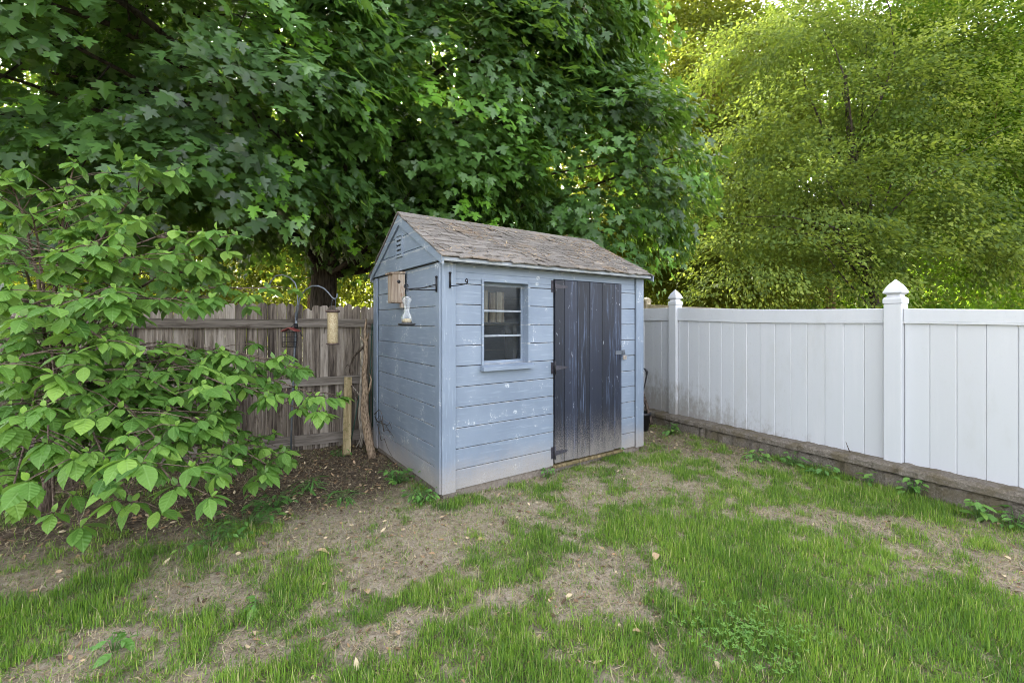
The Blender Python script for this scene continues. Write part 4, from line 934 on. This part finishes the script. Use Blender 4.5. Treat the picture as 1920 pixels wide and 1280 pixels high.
far_tree('yellow_tree', 'tall sunlit yellow green tree just right of the dark maple', (8.2, 17.0, 0), [((6.4, 17.5, 9.0), (5.2, 3.2, 7.4)), ((8.0, 17.0, 4.2), (3.8, 2.6, 2.6))], 1150, 130, .16, M['yellow'], M['bark_brown'],
    ([(0, 0, -.1), (0, 0, 2), (-.1, 0, 5), (-.3, 0, 9), (-.4, 0, 13)], [.22, .19, .17, .12, .05]), (-.1, .6), (1.9, 1.0), tone=.25, lo=.45)
far_tree('bright_tree', 'bright green feathery tree filling the upper right corner', (15.5, 12.0, 0), [((12.6, 11.6, 7.0), (1.9, 1.6, 1.2)), ((14.5, 12, 5.8), (2.2, 1.8, 1.2)), ((12.2, 12.2, 9.2), (2.2, 1.8, 1.3)), ((15.0, 12.4, 8.0), (2.2, 1.8, 1.3)), ((14.0, 12.6, 10.4), (2.4, 2, 1.4)), ((12.8, 11.4, 4.8), (1.9, 1.6, 1.0)), ((10.6, 12.4, 10.6), (2.2, 1.8, 1.3)), ((15.6, 11.6, 4.4), (1.8, 1.5, .9))], 720, 140, .105, M['bright'], M['bark_brown'],
    ([(0, 0, -.1), (0, 0, 2), (-.3, 0, 4.5), (-.6, 0, 7), (-.9, 0, 10)], [.2, .17, .15, .11, .05]), (-.2, .4), (2.0, .9), tone=.25, lo=.45)
far_tree('background_tree', 'pale green background tree between the olive tree and the yellow tree', (14.5, 20.0, 0), [((13.0, 21.5, 9.0), (8.0, 3.0, 8.0)), ((22.0, 21, 8), (7.0, 2.5, 7.5))], 1900, 60, .24, M['bright'], M['bark_brown'],
    ([(0, 0, -.1), (0, 0, 3), (0, 0, 8), (0, 0, 12)], [.25, .2, .15, .06]), (-.1, .6), (1.3, .8))
far_tree('background_tree', 'sunlit yellow background tree seen between the maple trunk and the shed', (-3.5, 17.0, 0), [((-3.0, 17.5, 4.2), (5.0, 2.5, 3.6)), ((1.0, 18, 3.5), (4.5, 2.2, 3.2))], 900, 46, .17, M['yellow'], M['bark_brown'],
    ([(0, 0, -.1), (0, 0, 2), (0, 0, 5), (0, 0, 7)], [.18, .15, .1, .05]), (-.1, .7), (1.1, .7))
far_tree('background_tree', 'sunlit yellow background tree glowing behind the left part of the wooden fence', (-14.0, 16.0, 0), [((-13.5, 16, 4.0), (6.0, 2.5, 3.8)), ((-9.5, 17, 3.0), (4.0, 2.0, 2.8))], 900, 46, .17, M['yellow'], M['bark_brown'],
    ([(0, 0, -.1), (0, 0, 2), (0, 0, 5), (0, 0, 7)], [.18, .15, .1, .05]), (-.1, .7), (1.1, .7))

far_tree('background_tree', 'tall yellow green background tree glimpsed through gaps in the maple crown', (-7.0, 15.5, 0), [((-6.0, 15.5, 8.5), (7.5, 2.2, 5.5)), ((-13.0, 14.5, 7.0), (5.0, 2.2, 5.0))], 1300, 44, .20, M['yellow'], M['bark_brown'],
    ([(0, 0, -.1), (0, 0, 3), (0, 0, 7), (0, 0, 12)], [.25, .2, .15, .06]), (-.1, .6), (1.3, .8))
# the far-off wood that closes the view
m = 90000; ww = rng.random(m); x = -70 + 150 * ww; hh = 7.5 + 5.0 * (fbm(x * .16, x * 0 + 2.0, 3) - .4); z = hh * rng.random(m) ** .75; y = 37 + 7 * (rng.random(m) - .5) + 3 * np.sin(x * .5)
leaf_cloud('woodland', T_DIAM, np.stack([x, y, z], 1), rng.normal(size=(m, 3)), rng.normal(size=(m, 3)) + np.array([0, 0, .8]), .38 + .3 * rng.random(m), .45 + .5 * (fbm(x * .4, z * .5, 3) - .5) + rng.normal(size=m) * .15, M['yellow'], curl=.1)
tag(bpy.data.objects['woodland'], 'far off yellow green wood closing the view behind the yard', 'woodland', kind='stuff')

# neighbouring house
hs = empty('house', (13.5, 31.0, 0), R(-12)); tag(hs, 'pale neighbouring house glimpsed above the white fence behind the trees', 'house')
mb = MB(); mb.box(-6, 6, -4, 4, 0, 2.9); mb.prism([(-6, 2.9), (6, 2.9), (0, 5.2)], 1, -4, -3.8); mb.prism([(-6, 2.9), (6, 2.9), (0, 5.2)], 1, 3.8, 4); mb.build('wall', plain('cream_siding', (.62, .58, .50), .7), hs)
mb = MB(); mb.prism([(-6.5, 2.75), (0, 5.25), (6.5, 2.75), (6.5, 2.95), (0, 5.5), (-6.5, 2.95)], 1, -4.4, 4.4); mb.build('roof', plain('grey_roof', (.16, .15, .14), .9), hs)
for x in (-4, -1.2, 1.8, 4.4):
    mb = MB(); mb.box(x - .5, x + .5, -4.05, -4.0, 1.0, 2.3); o = mb.build('window', M['white_wood'], hs); mb = MB(); mb.box(x - .42, x + .42, -4.08, -4.051, 1.08, 2.22); mb.build('pane', M['black_plastic'], o)

# ------------------------------------------------------------------ grass, dry blades, litter, weeds
def in_yard(x, y):
    u = (x - SO[0]) * math.cos(YAW) + (y - SO[1]) * math.sin(YAW); v = -(x - SO[0]) * math.sin(YAW) + (y - SO[1]) * math.cos(YAW)
    shed_ = (u > -.005) & (u < W + .01) & (v > -.005) & (v < D)
    fy_ = (x - FA[0]) * -math.sin(FTH) + (y - FA[1]) * math.cos(FTH); wy_ = (x - WG[0]) * -math.sin(WTH) + (y - WG[1]) * math.cos(WTH)
    return (~shed_) & (fy_ < -.01) & (wy_ < -.03)
def scatter(n, dens):
    """random points of the yard the camera can see, thinned by a density function"""
    n = int(n * 1.25); y = .6 + (6.6 - .6) * rng.random(n); hw = np.minimum(1.25 * y + 2.2, 5.6); x = (rng.random(n) * 2 - 1) * hw
    wgt = hw / 5.6; k = (rng.random(n) < dens(x, y) * wgt) & in_yard(x, y); return x[k], y[k]
def blades(name, n, dens, hgt, wid, mat, label, cat, tint, flat=0.0, hv=True):
    x, y = scatter(n, dens); m = len(x); l_ = lush_at(x, y); z = ground_z(x, y)
    a = rng.random(m) * 6.283; lean = flat + (.3 + 2.0 * rng.random(m) ** 1.2); d = np.stack([np.cos(a) * lean, np.sin(a) * lean, np.ones(m) * (1 - flat * .97)], 1)
    clump = fbm(x * 9, y * 9, 2); H_ = hgt * (.45 + .9 * rng.random(m)) * ((.35 + .75 * l_) * (.5 + clump) if hv else 1)
    N_ = np.stack([-np.sin(a), np.cos(a), np.zeros(m)], 1); N_ = np.cross(N_, d)
    V, F, _ = T_BLADE; t_ = tint(x, y, m)
    W_ = np.array(V)[None] * np.ones((m, 1, 1)); W_[..., 1] *= (wid * (.7 + .6 * rng.random(m)) / H_)[:, None]
    d = d / np.linalg.norm(d, axis=1, keepdims=True); B = np.cross(N_, d); B /= np.linalg.norm(B, axis=1, keepdims=True); C = np.cross(d, B)
    cu = (.2 + 1.0 * rng.random(m)); Z = -cu[:, None] * W_[..., 0] ** 2
    pts = np.stack([x, y, z - .002], 1)[:, None, :] + H_[:, None, None] * (W_[..., 0:1] * d[:, None] + W_[..., 1:2] * B[:, None] + Z[..., None] * C[:, None])
    pts[..., 2] = np.maximum(pts[..., 2], (z + .002)[:, None])
    k = 5; me = bpy.data.meshes.new(name); me.vertices.add(m * k); me.vertices.foreach_set('co', pts.reshape(-1).astype(np.float32))
    fl = np.concatenate([np.array(f) for f in F]); lp = (np.arange(m)[:, None] * k + fl[None]).ravel(); tot = np.tile([4, 3], m)
    me.loops.add(len(lp)); me.loops.foreach_set('vertex_index', lp.astype(np.int32)); me.polygons.add(2 * m)
    me.polygons.foreach_set('loop_start', np.concatenate([[0], np.cumsum(tot)[:-1]]).astype(np.int32)); me.polygons.foreach_set('loop_total', tot.astype(np.int32)); me.update(calc_edges=True)
    at_ = me.attributes.new('tint', 'FLOAT', 'POINT'); at_.data.foreach_set('value', np.repeat(np.clip(t_, 0, 1), k).astype(np.float32)); me.materials.append(mat)
    o = bpy.data.objects.new(name, me); COL.objects.link(o); print(name, m); return tag(o, label, cat, kind='stuff')
blades('grass', 1150000, lambda x, y: .62 * sstep(.12, 1.05, lush_at(x, y)) + .20 * (1 - mulch_at(x, y)) * (.3 + fbm(x * 12 + 7, y * 12, 2)), .038, .0036, M['grass'], 'patchy green lawn grass growing in clumps over bare soil', 'grass',
    lambda x, y, m: .05 + .50 * fbm(x * 3 + 40, y * 3, 3) + .35 * (fbm(x * 14, y * 14 + 9, 2) - .4) + rng.normal(size=m) * .2 + (rng.random(m) < .07) * .5)
blades('low_grass', 420000, lambda x, y: (.12 + .6 * sstep(.1, .9, lush_at(x, y))) * (1 - .7 * mulch_at(x, y)) * (1 - .82 * patch(x, y, YARD_BARE)), .040, .0036, M['grass'], 'short flattened green grass spreading between the taller tufts', 'grass',
    lambda x, y, m: .10 + .55 * fbm(x * 3 + 40, y * 3, 3) + rng.normal(size=m) * .2, flat=.75, hv=False)
blades('dry_grass', 260000, lambda x, y: (.55 - .35 * lush_at(x, y)) * (1 - .6 * mulch_at(x, y)), .050, .0034, M['straw'], 'flattened straw coloured dead grass between the green clumps', 'dead grass', lambda x, y, m: .45 + rng.normal(size=m) * .22, flat=1.6, hv=False)
x, y = scatter(42000, lambda x, y: .07 + .60 * mulch_at(x, y) + .28 * patch(x, y, YARD_BARE)); m = len(x)
a = rng.random(m) * 6.283
leaf_cloud('leaf_litter', T_WEED, np.stack([x, y, ground_z(x, y) + .004], 1), np.stack([np.cos(a), np.sin(a), rng.normal(size=m) * .25], 1), np.stack([rng.normal(size=m) * .4, rng.normal(size=m) * .4, np.ones(m)], 1), .012 + .032 * rng.random(m) ** 2, rng.random(m), M['litter'], curl=rng.normal(size=m) * .3, fold=.3)
tag(bpy.data.objects['leaf_litter'], 'small brown bits of dead leaf scattered over the soil', 'leaf litter', kind='stuff')
# litter on the roof
m = 2400; u = rng.random(m) * (UR - UL) + UL; s_ = rng.random(m) ** .8; yy = FE[0] + (AP[0] - FE[0]) * s_; zz = Z0 + FE[1] + (AP[1] - FE[1]) * s_ + .036
k = fbm(u * 2.2 + 3, s_ * 2 + 5) > .45; u, yy, zz = u[k], yy[k], zz[k]; m = len(u); P = np.array([shed_pt(*p) for p in zip(u, yy, zz)]); a = rng.random(m) * 6.283
nr = shed_pt(0, -.47, .88) - shed_pt(0, 0, 0)
leaf_cloud('roof_litter', T_LONG, P, np.stack([np.cos(a), np.sin(a), .4 * rng.normal(size=m)], 1), np.tile(nr, (m, 1)) + rng.normal(size=(m, 3)) * .25, .012 + .03 * rng.random(m), .35 + .65 * rng.random(m), M['litter'], curl=.2, fold=.2)
tag(bpy.data.objects['roof_litter'], 'fallen brown seeds and leaf bits lying on the shed roof', 'leaf litter', kind='stuff')
# clover patch
cc = at(1400, 1195); m = 240; r_ = rng.random(m); a = rng.random(m) * 6.283; x = cc[0] + r_ * np.cos(a) * .36; y = cc[1] + r_ * np.sin(a) * .24; P = np.stack([x, y, ground_z(x, y) + .025 + .03 * rng.random(m)], 1)
P3 = np.repeat(P, 3, 0); a3 = (np.repeat(rng.random(m) * 6.283, 3) + np.tile([0, 2.094, 4.189], m)); A3 = np.stack([np.cos(a3), np.sin(a3), .15 * np.ones(3 * m)], 1)
leaf_cloud('clover', T_WEED, P3, A3, np.tile([0, 0, 1.0], (3 * m, 1)) + rng.normal(size=(3 * m, 3)) * .15, .014, .5 + .4 * rng.random(3 * m), M['weed'])
tag(bpy.data.objects['clover'], 'dark green clover patch in the lawn towards the front', 'clover', kind='stuff')
def weed(pos, n, leaf, h, spread, label, tmpl=T_WEED, droop=.3, tint=.45, name='weed', cat='weed'):
    o = empty(name, pos); tag(o, label, cat); st = MB(); P = []; A = []; N = []
    for k in range(n):
        a = rng.random() * 6.283; r_ = spread * math.sqrt(rng.random()); z = h * (.25 + .75 * rng.random()); q_ = np.array([math.cos(a) * r_, math.sin(a) * r_, z])
        st.tube([(q_[0] * .15, q_[1] * .15, -.02), (q_[0] * .6, q_[1] * .6, z * .7), q_], [.0022, .0018, .001], 4)
        b = a + rng.normal() * .7; P.append(q_); A.append((math.cos(b), math.sin(b), .15 - droop * rng.random() * 1.6)); N.append(np.array([math.cos(b) * .4, math.sin(b) * .4, 1.0]) + rng.normal(size=3) * .25)
    st.build('stems', M['weed'], o, fix=False); leaf_cloud('leaves', tmpl, P, A, N, leaf * (.6 + .7 * rng.random(n)), tint + rng.normal(size=n) * .15, M['weed'], o, curl=.25, fold=.2); return o
G = lambda px, py: (lambda p: (p[0], p[1], float(ground_z(np.array([p[0]]), np.array([p[1]]))[0])))(at(px, py))
weed(G(742, 905), 60, .045, .15, .13, 'bushy bright green weed against the middle of the shed left wall')
weed(G(788, 938), 55, .04, .12, .13, 'low leafy weed at the left foot of the shed front corner')
weed(G(797, 905), 10, .05, .14, .04, 'small upright green sprig growing at the shed left wall near the corner')
weed(G(1026, 892), 20, .04, .10, .05, 'dark little weed at the foot of the shed wall beside the door hinge')
weed(G(1163, 850), 16, .035, .08, .05, 'tiny weed at the latch side foot of the shed door')
weed(G(515, 948), 50, .06, .12, .17, 'dark broad weed on the soil under the shrub right side', tint=.2)
weed(G(580, 918), 26, .11, .12, .07, 'dark spiky rosette weed on the soil left of the shed', T_LONG, tint=.2)
weed(G(645, 932), 30, .10, .05, .14, 'flat rosette of long leaves on the soil left of the shed', T_LONG, tint=.3)
weed(G(640, 855), 18, .05, .08, .10, 'low weed at the foot of the mossy plank', tint=.25)
weed(G(1258, 812), 34, .07, .13, .09, 'bright weed at the far end of the concrete wall near the shed')
weed(G(1418, 862), 34, .06, .09, .13, 'light green weed at the concrete wall under the middle of the fence', tint=.7)
weed(G(1485, 872), 26, .065, .13, .11, 'broad leaved dark weed in front of the joint in the concrete wall')
weed(G(1545, 892), 22, .06, .12, .12, 'broad leaved weed along the concrete wall left of the near post')
weed(G(1630, 908), 14, .055, .13, .05, 'small broad leaved weed climbing the concrete wall left of the near post', tint=.6)
weed(G(1712, 928), 34, .055, .17, .09, 'tall leafy weed on the concrete wall right of the near post', tint=.6)
weed(G(1838, 975), 26, .065, .15, .06, 'narrow upright weed at the concrete wall near the right edge', tint=.6)
weed(G(1905, 990), 46, .06, .13, .15, 'spreading dark weed at the concrete wall by the right edge of the view')
weed(G(212, 1215), 14, .055, .06, .06, 'single bright broad weed in the lawn at lower left', tint=.5)
weed(G(480, 1135), 9, .06, .05, .04, 'pale broad weed in the long grass left of the bare soil', tint=.7)
weed(G(460, 985), 60, .05, .10, .22, 'loose cluster of weeds at the edge of the shrub bed', tint=.35)
weed(G(400, 1015), 46, .045, .09, .20, 'light weeds in the long grass in front of the shrub', tint=.55)
# a few larger fallen leaves
for i, (px, py, s_) in enumerate(((592, 1036, .085), (690, 1112, .075), (1232, 1038, .08), (1186, 1186, .05), (748, 1192, .045), (1530, 878, .045), (1870, 985, .06), (640, 1075, .045))):
    o = leaf_cloud('dry_leaf', T_WEED, [(0, 0, 0)], [(math.cos(i * 2.1), math.sin(i * 2.1), .12)], [(.2, .1, 1)], s_, np.array([.78]), M['litter'], curl=.35, fold=.5); p = G(px, py); o.location = (p[0], p[1], p[2] + .022)
    tag(o, 'curled pale dry leaf lying on the patchy lawn', 'leaf', 'fallen dry leaves on the lawn')
